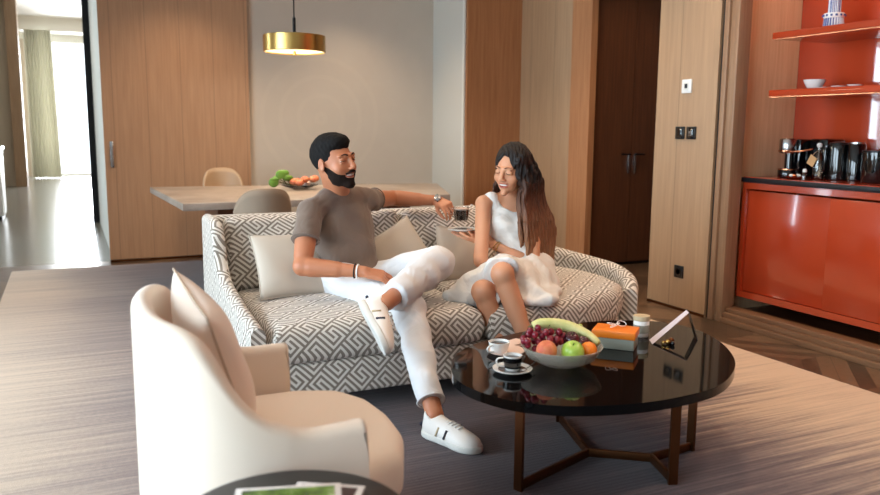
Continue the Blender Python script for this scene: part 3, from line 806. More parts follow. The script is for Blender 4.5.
# pendant
pd = thing('pendant_lamp', 'round brushed brass drum pendant lamp glowing underneath above the table', 'lamp', (1.64, 6.2, 1.82))
lathe('drum', [(0.235, 0), (0.24, .004), (0.24, .122), (0.235, .126), (0.02, .126), (0.02, .118), (0.230, .118), (0.230, 0)], (1.64, 6.2, 1.835), 'brass', pd, 64, close=True)
lathe('diffuser', [(0.0, .012), (0.229, .012), (0.229, .018), (0.0, .018)], (1.64, 6.2, 1.832), 'light_disc', pd, 48)
lathe('finial', [(0.006, -.035), (0.011, -.02), (0.008, .012)], (1.64, 6.2, 1.845), 'brass', pd, 20)
lathe('stem', [(0.012, .126), (0.012, .26), (0.006, .265)], (1.64, 6.2, 1.835), 'black_metal', pd, 16)
tube('cord', [(1.64, 6.2, 2.09), (1.64, 6.2, 2.5), (1.64, 6.2, CEIL)], 0.005, 'black_metal', pd, 8)
# flower bowl on the dining table
fb = thing('flower_bowl', 'low dish of pink blossoms and green leaves on the dining table', 'flowers', (1.68, 6.35, 0.755))
lathe('dish', [(0.05, 0), (0.06, .004), (0.15, .035), (0.155, .04), (0.06, .012)], (1.70, 6.35, 0.755), 'carafe_glass', fb)
def blob(c, r, sq=(1, 1, 1), n=10):
    bm = bmesh.new(); bmesh.ops.create_uvsphere(bm, u_segments=n * 2, v_segments=n, radius=1)
    for v in bm.verts: v.co = Vector((c[0] + v.co.x * r * sq[0], c[1] + v.co.y * r * sq[1], c[2] + v.co.z * r * sq[2]))
    return bm
for i in range(9):
    a = i * 2.4; r = .03 + .012 * i
    from_bm('blossom', blob((1.72 + r * math.cos(a), 6.33 + r * math.sin(a), .80 + .02 * (i % 3)), .034, (1, 1, .8)), 'petal' if i % 3 == 0 else 'peach', fb, True)
for i in range(7):
    a = i * 0.9; c_ = (1.54 + .06 * math.cos(a), 6.32 + .05 * math.sin(a), .85 + .035 * math.sin(a * 1.7))
    from_bm('leaf', blob(c_, .042, (1, .3, .62 + .3 * math.sin(a * 3))), 'leaf', fb, True)
    tube('stalk', spline([(1.66, 6.34, .78), ((1.64 + c_[0]) / 2, 6.33, .81), c_], 8), .004, 'stem', fb, 6)
# ================================================================== sofa
sf = thing('sofa', 'long curved sofa in grey and cream greek key fabric with a low rounded right end', 'sofa', (1.7, 3.7, 0.012))
GK = 'greek_key_fabric'
def cushion(name, poly, z0, z1, r, crown, h=.014, parent=sf, k=2):
    P = np.array(poly); lo = [P[:, 0].min() - .06, P[:, 1].min() - .06, z0 - .05]; hi = [P[:, 0].max() + .06, P[:, 1].max() + .06, z1 + .12]
    V = Vol(lo, hi, h); V.u(slab(poly, z0, z1, r, crown)); return sculpt(name, V, GK, parent, k, uv_cloth)
BASE = [(.70, 3.19), (1.70, 3.19), (1.93, 3.13), (2.3, 3.20), (2.58, 3.31), (2.74, 3.46), (2.80, 3.68), (2.80, 3.9), (2.70, 4.12), (2.4, 4.26), (.70, 4.26)]
cushion('base', BASE, .095, .262, .02, None)
pcl = lambda X, Y: .03 * np.clip(1 - ((X - 1.2) / .52) ** 2, 0, 1) * np.clip(1 - ((Y - 3.6) / .5) ** 2, 0, 1)
cushion('seat_cushion', [(.725, 3.15), (1.715, 3.16), (1.73, 4.08), (.725, 4.08)], .258, .43, .055, pcl)
pcr = lambda X, Y: .028 * np.clip(1 - ((X - 2.2) / .6) ** 2, 0, 1) * np.clip(1 - ((Y - 3.65) / .55) ** 2, 0, 1)
cushion('seat_cushion', [(1.735, 3.15), (1.92, 3.09), (2.3, 3.165), (2.56, 3.26), (2.70, 3.40), (2.765, 3.62), (2.765, 3.86), (2.68, 4.06), (2.4, 4.16), (1.745, 4.16)], .258, .425, .055, pcr)
# back: outer frame, two back cushions
V = Vol((.55, 3.9, .05), (2.5, 4.45, .9), .014)
V.u(rbox((1.44, 4.24, .44), (.80, .055, .355), .03)); sculpt('back_frame', V, GK, sf, 2, uv_cloth)
for x0, x1 in ((.70, 1.66), (1.665, 2.32)):
    V = Vol((x0 - .05, 3.85, .38), (x1 + .05, 4.35, .86), .013); cx, hx = (x0 + x1) / 2, (x1 - x0) / 2
    V.u(rbox((cx, 4.11, .60), (hx, .085, .195), .05, A=[[1, 0, 0], [0, .985, -.173], [0, .173, .985]]))
    V.u(ell((cx, 4.06, .58), (hx * .9, .07, .16)), .05)
    sculpt('back_cushion', V, GK, sf, 2, uv_cloth)
# left arm with scooped top edge; top runs from the back down to the seat front
def wall_strip(name, path, th, z0, tops, parent, mat=GK, rr=None, n=70, uvf=None):
    """upright padded strip following a plan path with a varying top height"""
    P = spline([(p[0], p[1], t) for p, t in zip(path, tops)], n); m = len(P)
    T = np.gradient(P[:, :2], axis=0); T /= np.linalg.norm(T, axis=1)[:, None]; N = np.stack([-T[:, 1], T[:, 0]], 1)
    s = np.concatenate([[0], np.cumsum(np.linalg.norm(np.diff(P[:, :2], axis=0), axis=1))])
    sec = [(-1, 0), (-1, .5), (-1, 1)] + [(math.cos(a), a) for a in np.linspace(math.pi, 0, 9)[1:-1]] + [(1, 1), (1, .5), (1, 0)]
    vs = []; fs = []; uvs = []
    for i in range(m):
        top = P[i, 2]; r = th / 2; L = 0
        for k, (a, b) in enumerate(sec):
            if k < 3: off, z = -r, z0 + (top - r - z0) * b
            elif k >= len(sec) - 3: off, z = r, z0 + (top - r - z0) * b
            else: off, z = r * math.cos(b), top - r + r * math.sin(b)
            v = z + off + r
            vs.append((P[i, 0] + N[i, 0] * off, P[i, 1] + N[i, 1] * off, z)); uvs.append((s[i], v))
    K = len(sec)
    for i in range(m - 1):
        for k in range(K - 1): q = i * K + k; fs.append([q, q + K, q + K + 1, q + 1])
        fs.append([i * K, i * K + K - 1, (i + 1) * K + K - 1, (i + 1) * K])
    # rounded padded ends
    fs.append([k for k in range(K)]); fs.append([(m - 1) * K + k for k in range(K)][::-1])
    vs = np.array(vs); uvs = np.array(uvs)
    bm = bmesh.new(); bv = [bm.verts.new(v) for v in vs]; 
    for f in fs: bm.faces.new([bv[i] for i in f])
    bmesh.ops.recalc_face_normals(bm, faces=bm.faces); bm.verts.index_update()
    fl = [[v.index for v in f.verts] for f in bm.faces]; bm.free()
    look = {tuple(np.round(v, 5)): u for v, u in zip(vs, uvs)}
    o = mesh(name, vs, fl, mat, parent, True, uv=lambda Pp, Nn: np.array([look[tuple(np.round(p, 5))] for p in Pp]))
    o.data.set_sharp_from_angle(angle=R(60)); return o
wall_strip('arm', [(.648, 4.28), (.648, 4.14), (.648, 4.02), (.648, 3.955), (.648, 3.90), (.65, 3.80), (.652, 3.65), (.655, 3.42), (.665, 3.17)], .062, .10, [.80, .80, .79, .73, .62, .54, .505, .47, .435], sf)
wall_strip('back_rail', [(2.22, 4.285), (2.42, 4.27), (2.62, 4.21), (2.77, 4.09), (2.845, 3.88), (2.845, 3.66), (2.80, 3.48), (2.72, 3.375)], .085, .10, [.80, .68, .57, .52, .495, .485, .455, .40], sf)
for x, y in ((.80, 3.30), (1.70, 3.32), (2.60, 3.48), (.80, 4.15), (1.70, 4.15), (2.55, 4.05)):
    lathe('leg', [(.02, 0), (.028, .086)], (x, y, .012), 'black_metal', sf, 20)

# scatter cushions
def pillow(name, label, c, hx, hz, thick, A, mat, group=None, seam=True, size=.009, cat='cushion'):
    """A rows: width axis, height axis, thickness axis"""
    A = np.array([nrm(a) for a in A]); n = 30; vs = []; fs = []
    for s_ in (1, -1):
        for j in range(n + 1):
            for i in range(n + 1):
                u = -1 + 2 * i / n; w = -1 + 2 * j / n
                pin = 1 - .07 * (1 - abs(u) ** 2) * abs(w) ** 3, 1 - .07 * (1 - abs(w) ** 2) * abs(u) ** 3
                t = thick * ((1 - abs(u) ** 2.6) * (1 - abs(w) ** 2.6)) ** .55
                t += .004 * math.sin(5 * u + 3 * w) * (1 - u * u) * (1 - w * w)
                vs.append(np.array(c) + A[0] * hx * u * pin[1] + A[1] * hz * w * pin[0] + A[2] * t * s_)
    N = (n + 1) ** 2
    for s_ in (0, 1):
        for j in range(n):
            for i in range(n):
                q = s_ * N + j * (n + 1) + i; f = [q, q + 1, q + n + 2, q + n + 1]; fs.append(f if s_ == 0 else f[::-1])
    t = thing(name, label, cat, c, group)
    bm = bmesh.new(); bv = [bm.verts.new(v) for v in vs]
    for f in fs: bm.faces.new([bv[i] for i in f])
    bmesh.ops.remove_doubles(bm, verts=bm.verts, dist=2e-4)
    from_bm('cover', bm, mat, t, True)
    e = []
    for u, w in [(x, -1) for x in np.linspace(-1, 1, 16)] + [(1, x) for x in np.linspace(-1, 1, 16)][1:] + [(x, 1) for x in np.linspace(1, -1, 16)][1:] + [(-1, x) for x in np.linspace(1, -1, 16)][1:-1]:
        e.append(np.array(c) + A[0] * hx * u * (1 - .07 * (1 - w * w) * abs(u) ** 3) + A[1] * hz * w * (1 - .07 * (1 - u * u) * abs(w) ** 3))
    tube('seam', e, .0035, mat if not seam else 'piping', t, 8, closed=True)
    return t
pillow('cushion', 'square beige cushion leaning beside the man, left end of the sofa', (.985, 3.775, .585), .205, .185, .06, [(1, .04, -.02), (0, .66, .75), (.05, -.75, .66)], 'pillow_beige', seam=False)
pillow('cushion', 'square beige cushion between the man and the raised white knee', (1.57, 3.86, .575), .17, .17, .055, [(.86, .12, .42), (-.42, .42, .80), (.1, -.9, .42)], 'pillow_beige', seam=False)
pillow('cushion', 'square beige cushion behind the woman in the middle of the sofa', (1.94, 3.88, .545), .17, .165, .055, [(.95, .12, -.28), (.24, .45, .86), (.1, -.88, .42)], 'pillow_beige', seam=False)

# ================================================================== armchair in the foreground
ac = thing('armchair', 'cream upholstered tub armchair in the left foreground', 'armchair', (.5, 2.12, 0.012))
def chair_shell():
    th = .055; n = 140; pts = []
    cx, cy, rx, ry = .42, 2.125, .268, .388
    for i in range(n + 1):
        s = -1 + 2 * i / n; a = abs(s); sg = 1 if s >= 0 else -1
        if a < .66: ph = a / .66 * (math.pi / 2); x = cx - rx * max(math.cos(ph), 0) ** .75; y = cy + sg * ry * math.sin(ph) ** .80
        else: x = cx + (a - .66) / .34 * .20; y = cy + sg * (ry - .012 * (a - .66) / .34)
        zt = float(np.interp(x, [0, .20, .24, .275, .31, .35, .41, .48, .62], [.80, .80, .782, .725, .655, .605, .568, .548, .553])) if a > .3 else .80
        pts.append((x, y, zt))
    Z = np.array([p[2] for p in pts])
    for _ in range(10): Z[1:-1] = (Z[:-2] + 2 * Z[1:-1] + Z[2:]) / 4
    return [(p[0], p[1], z) for p, z in zip(pts, Z)], th
pts, th = chair_shell()
def shell_mesh(pts, th, z0):
    P = np.array(pts); m = len(P); T = np.gradient(P[:, :2], axis=0); T /= np.linalg.norm(T, axis=1)[:, None]; N = np.stack([-T[:, 1], T[:, 0]], 1)
    # smooth normals
    for _ in range(6): N[1:-1] = (N[:-2] + N[1:-1] * 2 + N[2:]) / 4; N /= np.linalg.norm(N, axis=1)[:, None]
    r = th / 2; vs = []; fs = []; K = 0
    for i in range(m):
        sec = []
        # small rounding toward the free ends
        zt = P[i, 2]
        for w in np.linspace(0, 1, 8): sec.append((-r * (1 + .10 * math.sin(math.pi * w)), z0 + (zt - r - z0) * w))
        for b in np.linspace(math.pi, 0, 9)[1:-1]: sec.append((r * math.cos(b), zt - r + r * math.sin(b)))
        for w in np.linspace(1, 0, 8): sec.append((r, z0 + (zt - r - z0) * w))
        K = len(sec)
        for o, z in sec: vs.append((P[i, 0] + N[i, 0] * o, P[i, 1] + N[i, 1] * o, z))
    for i in range(m - 1):
        for k in range(K): q = i * K; fs.append([q + k, q + K + k, q + K + (k + 1) % K, q + (k + 1) % K])
    fs.append(list(range(K))); fs.append([(m - 1) * K + k for k in range(K)][::-1])
    bm = bmesh.new(); bv = [bm.verts.new(v) for v in vs]
    for f in fs: bm.faces.new([bv[i] for i in f])
    es = [e for e in bm.edges if any(len(f.verts) > 8 for f in e.link_faces)]
    bmesh.ops.bevel(bm, geom=es, offset=.014, segments=3, affect='EDGES', profile=.5)
    return bm
from_bm('shell', shell_mesh(pts, th, .06), 'cream_fabric', ac, auto=50)
# inner back padding
V = Vol((.1, 1.65, .38), (.98, 2.6, .9), .012)
inner = [(.20, 1.88), (.32, 1.78), (.64, 1.785), (.76, 1.84), (.82, 1.98), (.835, 2.125), (.825, 2.27), (.77, 2.40), (.64, 2.465), (.32, 2.47), (.20, 2.37), (.18, 2.125)]
V = Vol((.1, 1.7, .2), (1.0, 2.6, .6), .012); V.u(slab(inner, .26, .405, .05, lambda X, Y: .02 * np.clip(1 - ((X - .55) / .4) ** 2, 0, 1) * np.clip(1 - ((Y - 2.125) / .36) ** 2, 0, 1)))
sculpt('seat_cushion', V, 'cream_fabric', ac, 2)
V = Vol((.1, 1.7, .0), (1.0, 2.6, .4), .014); V.u(slab([(x * .97 + .01, 2.125 + (y - 2.125) * .985) for x, y in inner], .07, .275, .03)); sculpt('base', V, 'cream_fabric', ac, 2)
for x, y in ((.24, 1.9), (.24, 2.36), (.72, 1.9), (.72, 2.36)): lathe('leg', [(.016, 0), (.022, .065)], (x, y, .012), 'wood_dark', ac, 16)
pillow('cushion', 'pale pink cream square cushion standing in the cream armchair', (.335, 2.215, .625), .20, .195, .075, [(-.08, .97, .16), (-.30, -.12, .93), (.95, .10, .28)], 'pillow_pink')

# ================================================================== oval coffee table
ct = thing('coffee_table', 'glossy black pebble shaped coffee table on bronze bar legs', 'coffee table', (1.75, 2.4, 0.012))
OUT = [(1.205, 2.46), (1.30, 2.64), (1.46, 2.775), (1.73, 2.865), (1.96, 2.90), (2.19, 2.89), (2.39, 2.80), (2.47, 2.63), (2.415, 2.40), (2.275, 2.18), (2.11, 2.035), (1.95, 1.955), (1.775, 1.93), (1.62, 1.935), (1.48, 1.968), (1.365, 2.02), (1.27, 2.10), (1.213, 2.20), (1.185, 2.32)]
TT = .385
prism('tabletop', [tuple(p) for p in spline(OUT, 160, True)], TT - .034, TT, 'table_lacquer', ct, .010, 4)
cc = np.mean(OUT, axis=0)
prism('apron', [tuple(cc + (p - cc) * .93) for p in spline(OUT, 90, True)], TT - .046, TT - .034, 'black_plastic', ct)
def bar(a, b, w, z0, z1, name='base_bar', parent=ct):
    a = np.array(a); b = np.array(b); d = nrm(b - a); n = np.array([-d[1], d[0]]) * w / 2
    return prism(name, [tuple(a + n), tuple(a - n), tuple(b - n), tuple(b + n)], z0, z1, 'bronze', parent, .0025, 2)
L1, L2, L3, L4 = (1.35, 2.225), (1.85, 2.72), (1.875, 2.045), (2.15, 2.255); C1, C2 = (1.745, 2.37), (1.935, 2.23)
for (p, o) in ((L1, C1), (L2, C1), (L3, C2), (L4, C2)):
    d = nrm(np.array(o) - np.array(p)); n = np.array([-d[1], d[0]]); p = np.array(p)
    q = [p + n * .017 - d * .006, p - n * .017 - d * .006, p - n * .017 + d * .006, p + n * .017 + d * .006]
    prism('leg', [tuple(v) for v in q], .012, TT - .046, 'bronze', ct, .002, 2)
bar(L1, C1, .014, .012, .045); bar(L2, C1, .014, .012, .045); bar(C1, C2, .014, .0125, .0445); bar(C2, L3, .014, .012, .045); bar(C2, L4, .014, .0125, .0445)

# round side table
st = thing('side_table', 'small round dark side table at the bottom edge in front of the armchair', 'side table', (.36, 1.45, .012))
lathe('tabletop', [(.0, .462), (.232, .462), (.241, .468), (.241, .478), (.236, .482), (.0, .482)], (.36, 1.45, 0), 'black_plastic', st, 72)
lathe('pole', [(.018, .02), (.018, .462)], (.36, 1.45, 0), 'black_metal', st, 20)
lathe('foot', [(.15, .012), (.15, .018), (.03, .028)], (.36, 1.45, 0), 'black_metal', st, 48)
def mag(name, label, c, w, h, rz, mat, z, thick):
    t = thing(name, label, 'magazine', (c[0], c[1], z)); A = Matrix.Translation((c[0], c[1], z)) @ Matrix.Rotation(rz, 4, 'Z')
    box('pages', (-w / 2, -h / 2, 0), (w / 2, h / 2, thick), 'paper', t, .001, M4=A)
    box('cover_picture', (-w / 2 + .014, -h / 2 + .014, thick), (w / 2 - .014, h / 2 - .014, thick + .001), mat, t, M4=A); return t
plain('cover_dark', rgb(60, 34, 34), 0.3)
mag('magazine', 'open magazine with a green leafy picture on the round side table', (.365, 1.50), .22, .16, R(-16), 'magazine_cover', .4895, .006)
mag('magazine', 'pale leaflet with a dark red mark under the green picture magazine', (.435, 1.495), .15, .16, R(-32), 'cover_dark', .4825, .006)

# ================================================================== on the coffee table
T0 = TT + .0005
def saucer(parent, c, r, mat='white_ceramic'):
    return lathe('saucer', [(0, 0), (r * .5, 0), (r * .55, .002), (r * .98, .012), (r, .0165), (r * .96, .0165), (r * .5, .006), (0, .006)], c, mat, parent, 40)
def cup(parent, c, r, h, ang, mat='white_ceramic', liquid='coffee'):
    o = lathe('cup_body', [(0, 0), (r * .72, 0), (r * .80, .004), (r, h), (r * .93, h), (r * .74, .008), (0, .006)], c, mat, parent, 36)
    lathe('drink', [(0, h * .80), (r * .90, h * .80), (r * .90, h * .81), (0, h * .81)], c, liquid, parent, 28)
    d = np.array([math.cos(ang), math.sin(ang), 0]); b = np.array(c)
    tube('handle', spline([b + d * r * .9 + [0, 0, h * .82], b + d * (r + .022) + [0, 0, h * .74], b + d * (r + .020) + [0, 0, h * .34], b + d * r * .84 + [0, 0, h * .22]], 14), .0035, mat, parent, 8)
    return o
plain('black_ceramic', rgb(14, 14, 16), .12, Coat_Weight=.4)
cs = thing('espresso_cup', 'black espresso cup with white handle on a white rimmed black saucer, left of the fruit', 'cup', (1.41, 2.385, T0))
saucer(cs, (1.41, 2.385, T0), .072); lathe('saucer_well', [(0, .0062), (.052, .0108), (.052, .0112), (0, .0068)], (1.41, 2.385, T0), 'black_ceramic', cs, 36)
cup(cs, (1.41, 2.385, T0 + .0085), .034, .055, R(160), 'white_ceramic')
lathe('cup_band', [(.0290, .010), (.0338, .049), (.0350, .049), (.0302, .010)], (1.41, 2.385, T0 + .0085), 'black_ceramic', cs, 36, close=True)
sp = thing('teaspoon', 'steel teaspoon lying on the saucer of the espresso cup', 'spoon', (1.445, 2.355, T0))
tube('spoon_handle', spline([(1.437, 2.340, T0 + .020), (1.47, 2.36, T0 + .022), (1.51, 2.39, T0 + .025)], 8), .002, 'steel', sp, 8)
from_bm('spoon_bowl', blob((1.430, 2.335, T0 + .020), .012, (1, .7, .3)), 'steel', sp, True)
c2 = thing('milk_cup', 'white cup on a pale pink saucer behind the espresso cup', 'cup', (1.475, 2.60, T0))
saucer(c2, (1.505, 2.60, T0), .075, 'petal'); cup(c2, (1.475, 2.60, T0 + .0075), .042, .045, R(200))
np_ = thing('napkin', 'folded pale pink napkin resting behind the espresso cup', 'napkin', (1.56, 2.66, T0))
box('fold', (-.05, -.035, 0), (.05, .035, .006), 'petal', np_, .002, M4=Matrix.Translation((1.60, 2.70, T0)) @ Matrix.Rotation(R(20), 4, 'Z'))
box('fold', (-.048, -.034, .0062), (.05, .030, .013), 'petal', np_, .002, M4=Matrix.Translation((1.60, 2.70, T0)) @ Matrix.Rotation(R(20), 4, 'Z'))
ph = thing('phone', 'black phone lying flat beside the espresso saucer', 'phone', (1.47, 2.485, T0))
box('phone_body', (-.036, -.075, 0), (.036, .075, .008), 'black_plastic', ph, .003, M4=Matrix.Translation((1.47, 2.485, T0)) @ Matrix.Rotation(R(-40), 4, 'Z'))
# fruit bowl
BC = np.array((1.622, 2.39, T0))
fbw = thing('fruit_bowl', 'wide cut glass fruit bowl in the middle of the coffee table', 'bowl', BC)
lathe('bowl_body', [(0, 0), (.055, 0), (.075, .006), (.125, .032), (.148, .068), (.152, .076), (.146, .076), (.118, .038), (.07, .013), (0, .008)], BC, 'bowl_glass', fbw, 72)
def ball(name, label, cat, c, r, mat, sq=(1, 1, 1), dimple=True, stalk=True):
    t = thing(name, label, cat, c)
    prof = []
    for i in range(17):
        a = -math.pi / 2 + math.pi * i / 16; rr = math.cos(a) * r * sq[0]; z = math.sin(a) * r * sq[2]
        if dimple and z > 0: z -= .22 * r * math.exp(-(rr / (r * .28)) ** 2)
        prof.append((rr, z))
    mt = Matrix.Rotation(R(22), 4, 'X') @ Matrix.Rotation(R(-14), 4, 'Y')
    lathe('flesh', prof, c, mat, t, 36, M4=mt, auto=180)
    if stalk: q = np.array(mt)[:3, :3] @ np.array([0, 0, r * .72]); q2 = np.array(mt)[:3, :3] @ np.array([0.004, 0, r * 1.02]); tube('stalk', [np.array(c) + q, np.array(c) + (q + q2) / 2, np.array(c) + q2], .0018, 'stem', t, 6)
    return t
ball('apple', 'green apple at the front of the fruit bowl', 'apple', BC + (-.005, -.080, .070), .042, 'apple_green')
ball('peach', 'red blushed peach at the front left of the fruit bowl', 'peach', BC + (-.090, -.038, .074), .038, 'peach', stalk=False)
ball('orange', 'small bright orange fruit at the front right of the fruit bowl', 'orange', BC + (.068, -.075, .068), .031, 'orange_skin', dimple=False, stalk=False)
ball('plum', 'dark purple plum behind the green apple', 'plum', BC + (.045, .002, .088), .034, 'plum')
ball('plum', 'dark red plum between the banana and the orange', 'plum', BC + (.082, -.018, .078), .028, 'plum', stalk=False)
def bunch(name, label, mat, c, n, ext, r):
    t = thing(name, label, 'grapes', c)
    pts = []; k = 0
    while len(pts) < n and k < 4000:
        k += 1; p = rng.uniform(-1, 1, 3)
        if np.linalg.norm(p) > 1: continue
        p = p * ext
        if all(np.linalg.norm(p - q) > r * 1.55 for q in pts): pts.append(p)
    g0 = None
    for p in pts:
        if g0 is None:
            g0 = from_bm('grape', blob((0, 0, 0), r, (1, 1, 1.15), 8), mat, t, True, loc=(0, 0, 0))
            v = g0.data.vertices
            for w in v: w.co += Vector(W[t.name])
            g = g0
        else: g = g0.copy(); COL.objects.link(g); g.parent = t
        g.location = tuple(np.array(c) - W[t.name] + p)
    tube('stem', spline([np.array(c) + (-ext[0] * .6, 0, 0), np.array(c) + (0, 0, ext[2] * .5), np.array(c) + (ext[0] * .5, ext[1] * .3, ext[2] * 1.1)], 10), .002, 'stem', t, 6)
    return t
bunch('grape_bunch', 'bunch of dark red grapes heaped over the left side of the fruit bowl', 'grape_red', BC + (-.062, .035, .098), 34, np.array([.085, .055, .040]), .0125)
bunch('grape_bunch', 'green grapes spilling behind the banana beside the orange box', 'grape_green', BC + (.128, .075, .085), 10, np.array([.030, .032, .030]), .0115)
bn = thing('banana', 'pale yellow green banana arched across the back of the fruit bowl', 'banana', BC + (.04, .06, .1))
bp = spline([BC + (-.055, .115, .125), BC + (-.02, .10, .138), BC + (.055, .060, .132), (BC + (.112, .005, .105)), BC + (.135, -.045, .078)], 30)
tube('peel', bp, [.007 + .015 * math.sin(math.pi * min(1, .12 + .86 * i / (len(bp) - 1))) ** .5 for i in range(len(bp))], 'banana', bn, 7)
tube('tip', [bp[0] + (-.018, .006, -.004), bp[0] + (-.008, .003, -.001), bp[0]], [.0045, .006, .0075], 'stem', bn, 7)
# orange lidded box
bxx = thing('gift_box', 'rectangular box with an orange lid and grey green sides right of the fruit bowl', 'box', (1.972, 2.522, T0))
Ab = Matrix.Translation((1.972, 2.522, T0)) @ Matrix.Rotation(R(-47), 4, 'Z')
box('box_body', (-.082, -.058, 0), (.082, .058, .048), 'grey_box', bxx, .003, M4=Ab); box('lid', (-.086, -.062, .044), (.086, .062, .074), 'orange_box', bxx, .003, M4=Ab)
rb = thing('ribbon', 'loose clear ribbon curl on top of the orange box', 'ribbon', (1.972, 2.522, T0 + .0745))
for k in range(3):
    a = k * 2.1; tube('loop', [np.array((1.972, 2.522, T0 + .078)) + np.array([.028 * math.cos(a) + .020 * math.cos(s + a), .012 * math.sin(a) + .014 * math.sin(s + a), .004 + .008 * (1 + math.sin(s))]) for s in np.linspace(0, 2 * math.pi, 18, endpoint=False)], .0016, 'white_satin', rb, 6, closed=True)
# jar
jr = thing('candle_jar', 'small white labelled glass jar with pale lid behind the orange box', 'jar', (2.17, 2.605, T0))
lathe('jar_body', [(0, 0), (.030, 0), (.033, .004), (.033, .066), (.030, .070), (0, .070)], (2.17, 2.605, T0), 'white_satin', jr, 36)
lathe('label_band', [(.0332, .018), (.0337, .018), (.0337, .052), (.0332, .052)], (2.17, 2.605, T0), 'grey_box', jr, 36, close=True)
lathe('lid', [(0, .070), (.034, .070), (.035, .074), (.034, .090), (0, .091)], (2.17, 2.605, T0), 'shoe_sand', jr, 36)
# folded card and key ring
cd = thing('menu_card', 'pale folded card standing tilted on the right of the coffee table', 'card', (2.17, 2.50, T0))
def leaf(a, b, c_, d, th=.0015):
    P = np.array([a, b, c_, d], float); n = nrm(np.cross(P[1] - P[0], P[3] - P[0])) * th; vs = list(P) + list(P + n)
    return vs, [[0, 3, 2, 1], [4, 5, 6, 7], [0, 1, 5, 4], [1, 2, 6, 5], [2, 3, 7, 6], [3, 0, 4, 7]]
v, f = leaf((2.125, 2.478, T0 + .001), (2.160, 2.538, T0 + .001), (2.372, 2.560, T0 + .105), (2.347, 2.516, T0 + .105)); mesh('leaf', v, f, 'paper_lilac', cd, False)
v, f = leaf((2.345, 2.455, T0), (2.378, 2.512, T0), (2.375, 2.559, T0 + .103), (2.350, 2.516, T0 + .103)); mesh('leaf', v, f, 'black_plastic', cd, False)
ky = thing('trinket', 'small brass and black trinket lying by the foot of the folded card', 'trinket', (2.2, 2.46, T0))
for i, (dx, dy, r_, m_) in enumerate(((0, 0, .011, 'brass'), (.022, .004, .013, 'bronze'), (.008, -.022, .009, 'black_gloss'), (-.018, .006, .008, 'brass'))):
    from_bm('bead', blob((2.185 + dx, 2.455 + dy, T0 + r_ * .9), r_), m_, ky, True)
# ================================================================== people
def frame(f, u):
    f = nrm(f); u = np.array(u, float); u = nrm(u - f * u.dot(f)); l = np.cross(u, f); return np.array([l, f, u])
_Y, _P = R(25.1), R(8.5)
CF = V3(math.sin(_Y) * math.cos(_P), math.cos(_Y) * math.cos(_P), -math.sin(_P)); CR = V3(math.cos(_Y), -math.sin(_Y), 0); CU = np.cross(CR, CF)
def vv(r, u, t): return nrm(CR * r + CU * u - CF * t)      # right, up, towards the photographer

class Head:
    def __init__(s, C, f, u, S, fem=False): s.C = np.array(C, float); s.A = frame(f, u); s.S = S; s.fem = fem
    def p(s, a, b, c): return s.C + s.S * (a * s.A[0] + b * s.A[1] + c * s.A[2])
    def e(s, c, r, off=0.0): return ell(s.p(*c), [x * s.S + off for x in r], s.A)
    def k(s, a, b, ra, rb=None, off=0.0): return cone(s.p(*a), s.p(*b), ra * s.S + off, (ra if rb is None else rb) * s.S + off)
    def add(s, V, off=0.0, ears=True):
        fm = s.fem; q = 0.012
        V.u(s.e((0, -.018, .035), (.076, .097, .088), off), .01)
        V.u(s.e((0, .028, -.015), (.062 if not fm else .058, .070, .086), off), .02)
        V.u(s.e((0, .034, -.066), (.054 if not fm else .043, .053, .042), off), .022)
        V.u(s.e((0, .080, -.100), (.023 if not fm else .016, .019, .017), off), .02)
        for g in (-1, 1):
            V.u(s.e((g * .038, .062, -.026), (.025, .026, .024), off), .02)
            V.sub(s.e((g * .031, .108, .012), (.019, .016, .0115), -off), .010)
            V.u(s.k((g * .012, .094, .030), (g * .044, .082, .032), .009 if not fm else .006, None, off), .012)
            # lids
            V.u(s.e((g * .031, .085, .0165 if not fm else .012), (.017, .0125, .0065 if not fm else .0105), off), .004)
            V.u(s.e((g * .031, .085, .004), (.016, .011, .005), off), .004)
            V.u(s.e((g * .0115, .108, -.027), (.0085, .010, .007), off), .006)
            if ears:
                V.u(s.e((g * .079, -.006, -.002), (.007, .019, .032), off), .006); V.sub(s.e((g * .086, -.001, .002), (.006, .010, .018)), .004)
        V.u(s.k((0, .092, .026), (0, .118, -.020), .0075, .0125 if not fm else .0105, off), .010)
        # smiling mouth
        V.u(s.e((0, .093, -.0475), (.026, .013, .006), off), .006); V.u(s.e((0, .090, -.0655), (.022, .013, .0075), off), .006)
        V.sub(s.e((0, .108, -.0565), (.026, .022, .0072), -off), .003)
        for g in (-1, 1): V.sub(s.e((g * .026, .100, -.052), (.006, .014, .004), -off), .004)
    def local(s, P): return ((P - s.C) / s.S) @ s.A.T
def paint_skin(base, head):
    base = np.array([lin(x) for x in base])
    def f(P):
        c = np.tile(base, (len(P), 1)); q = head.local(P); a, b, cc = q[:, 0], q[:, 1], q[:, 2]
        lip = np.exp(-((np.abs(a) / .027) ** 4)) * np.exp(-((cc + .0565) / .0125) ** 4) * (b > .08)
        lc = np.array([lin(x) for x in ((150, 78, 70) if not head.fem else (176, 66, 66))])
        c = c * (1 - lip[:, None]) + lc * lip[:, None]
        ck = np.exp(-(((np.abs(a) - .040) / .02) ** 2 + ((cc + .03) / .02) ** 2)) * (b > .04) * .25
        c = c * (1 - ck[:, None]) + c * np.array([1.05, .80, .76]) * ck[:, None]
        return np.clip(c, 0, 1)
    return f
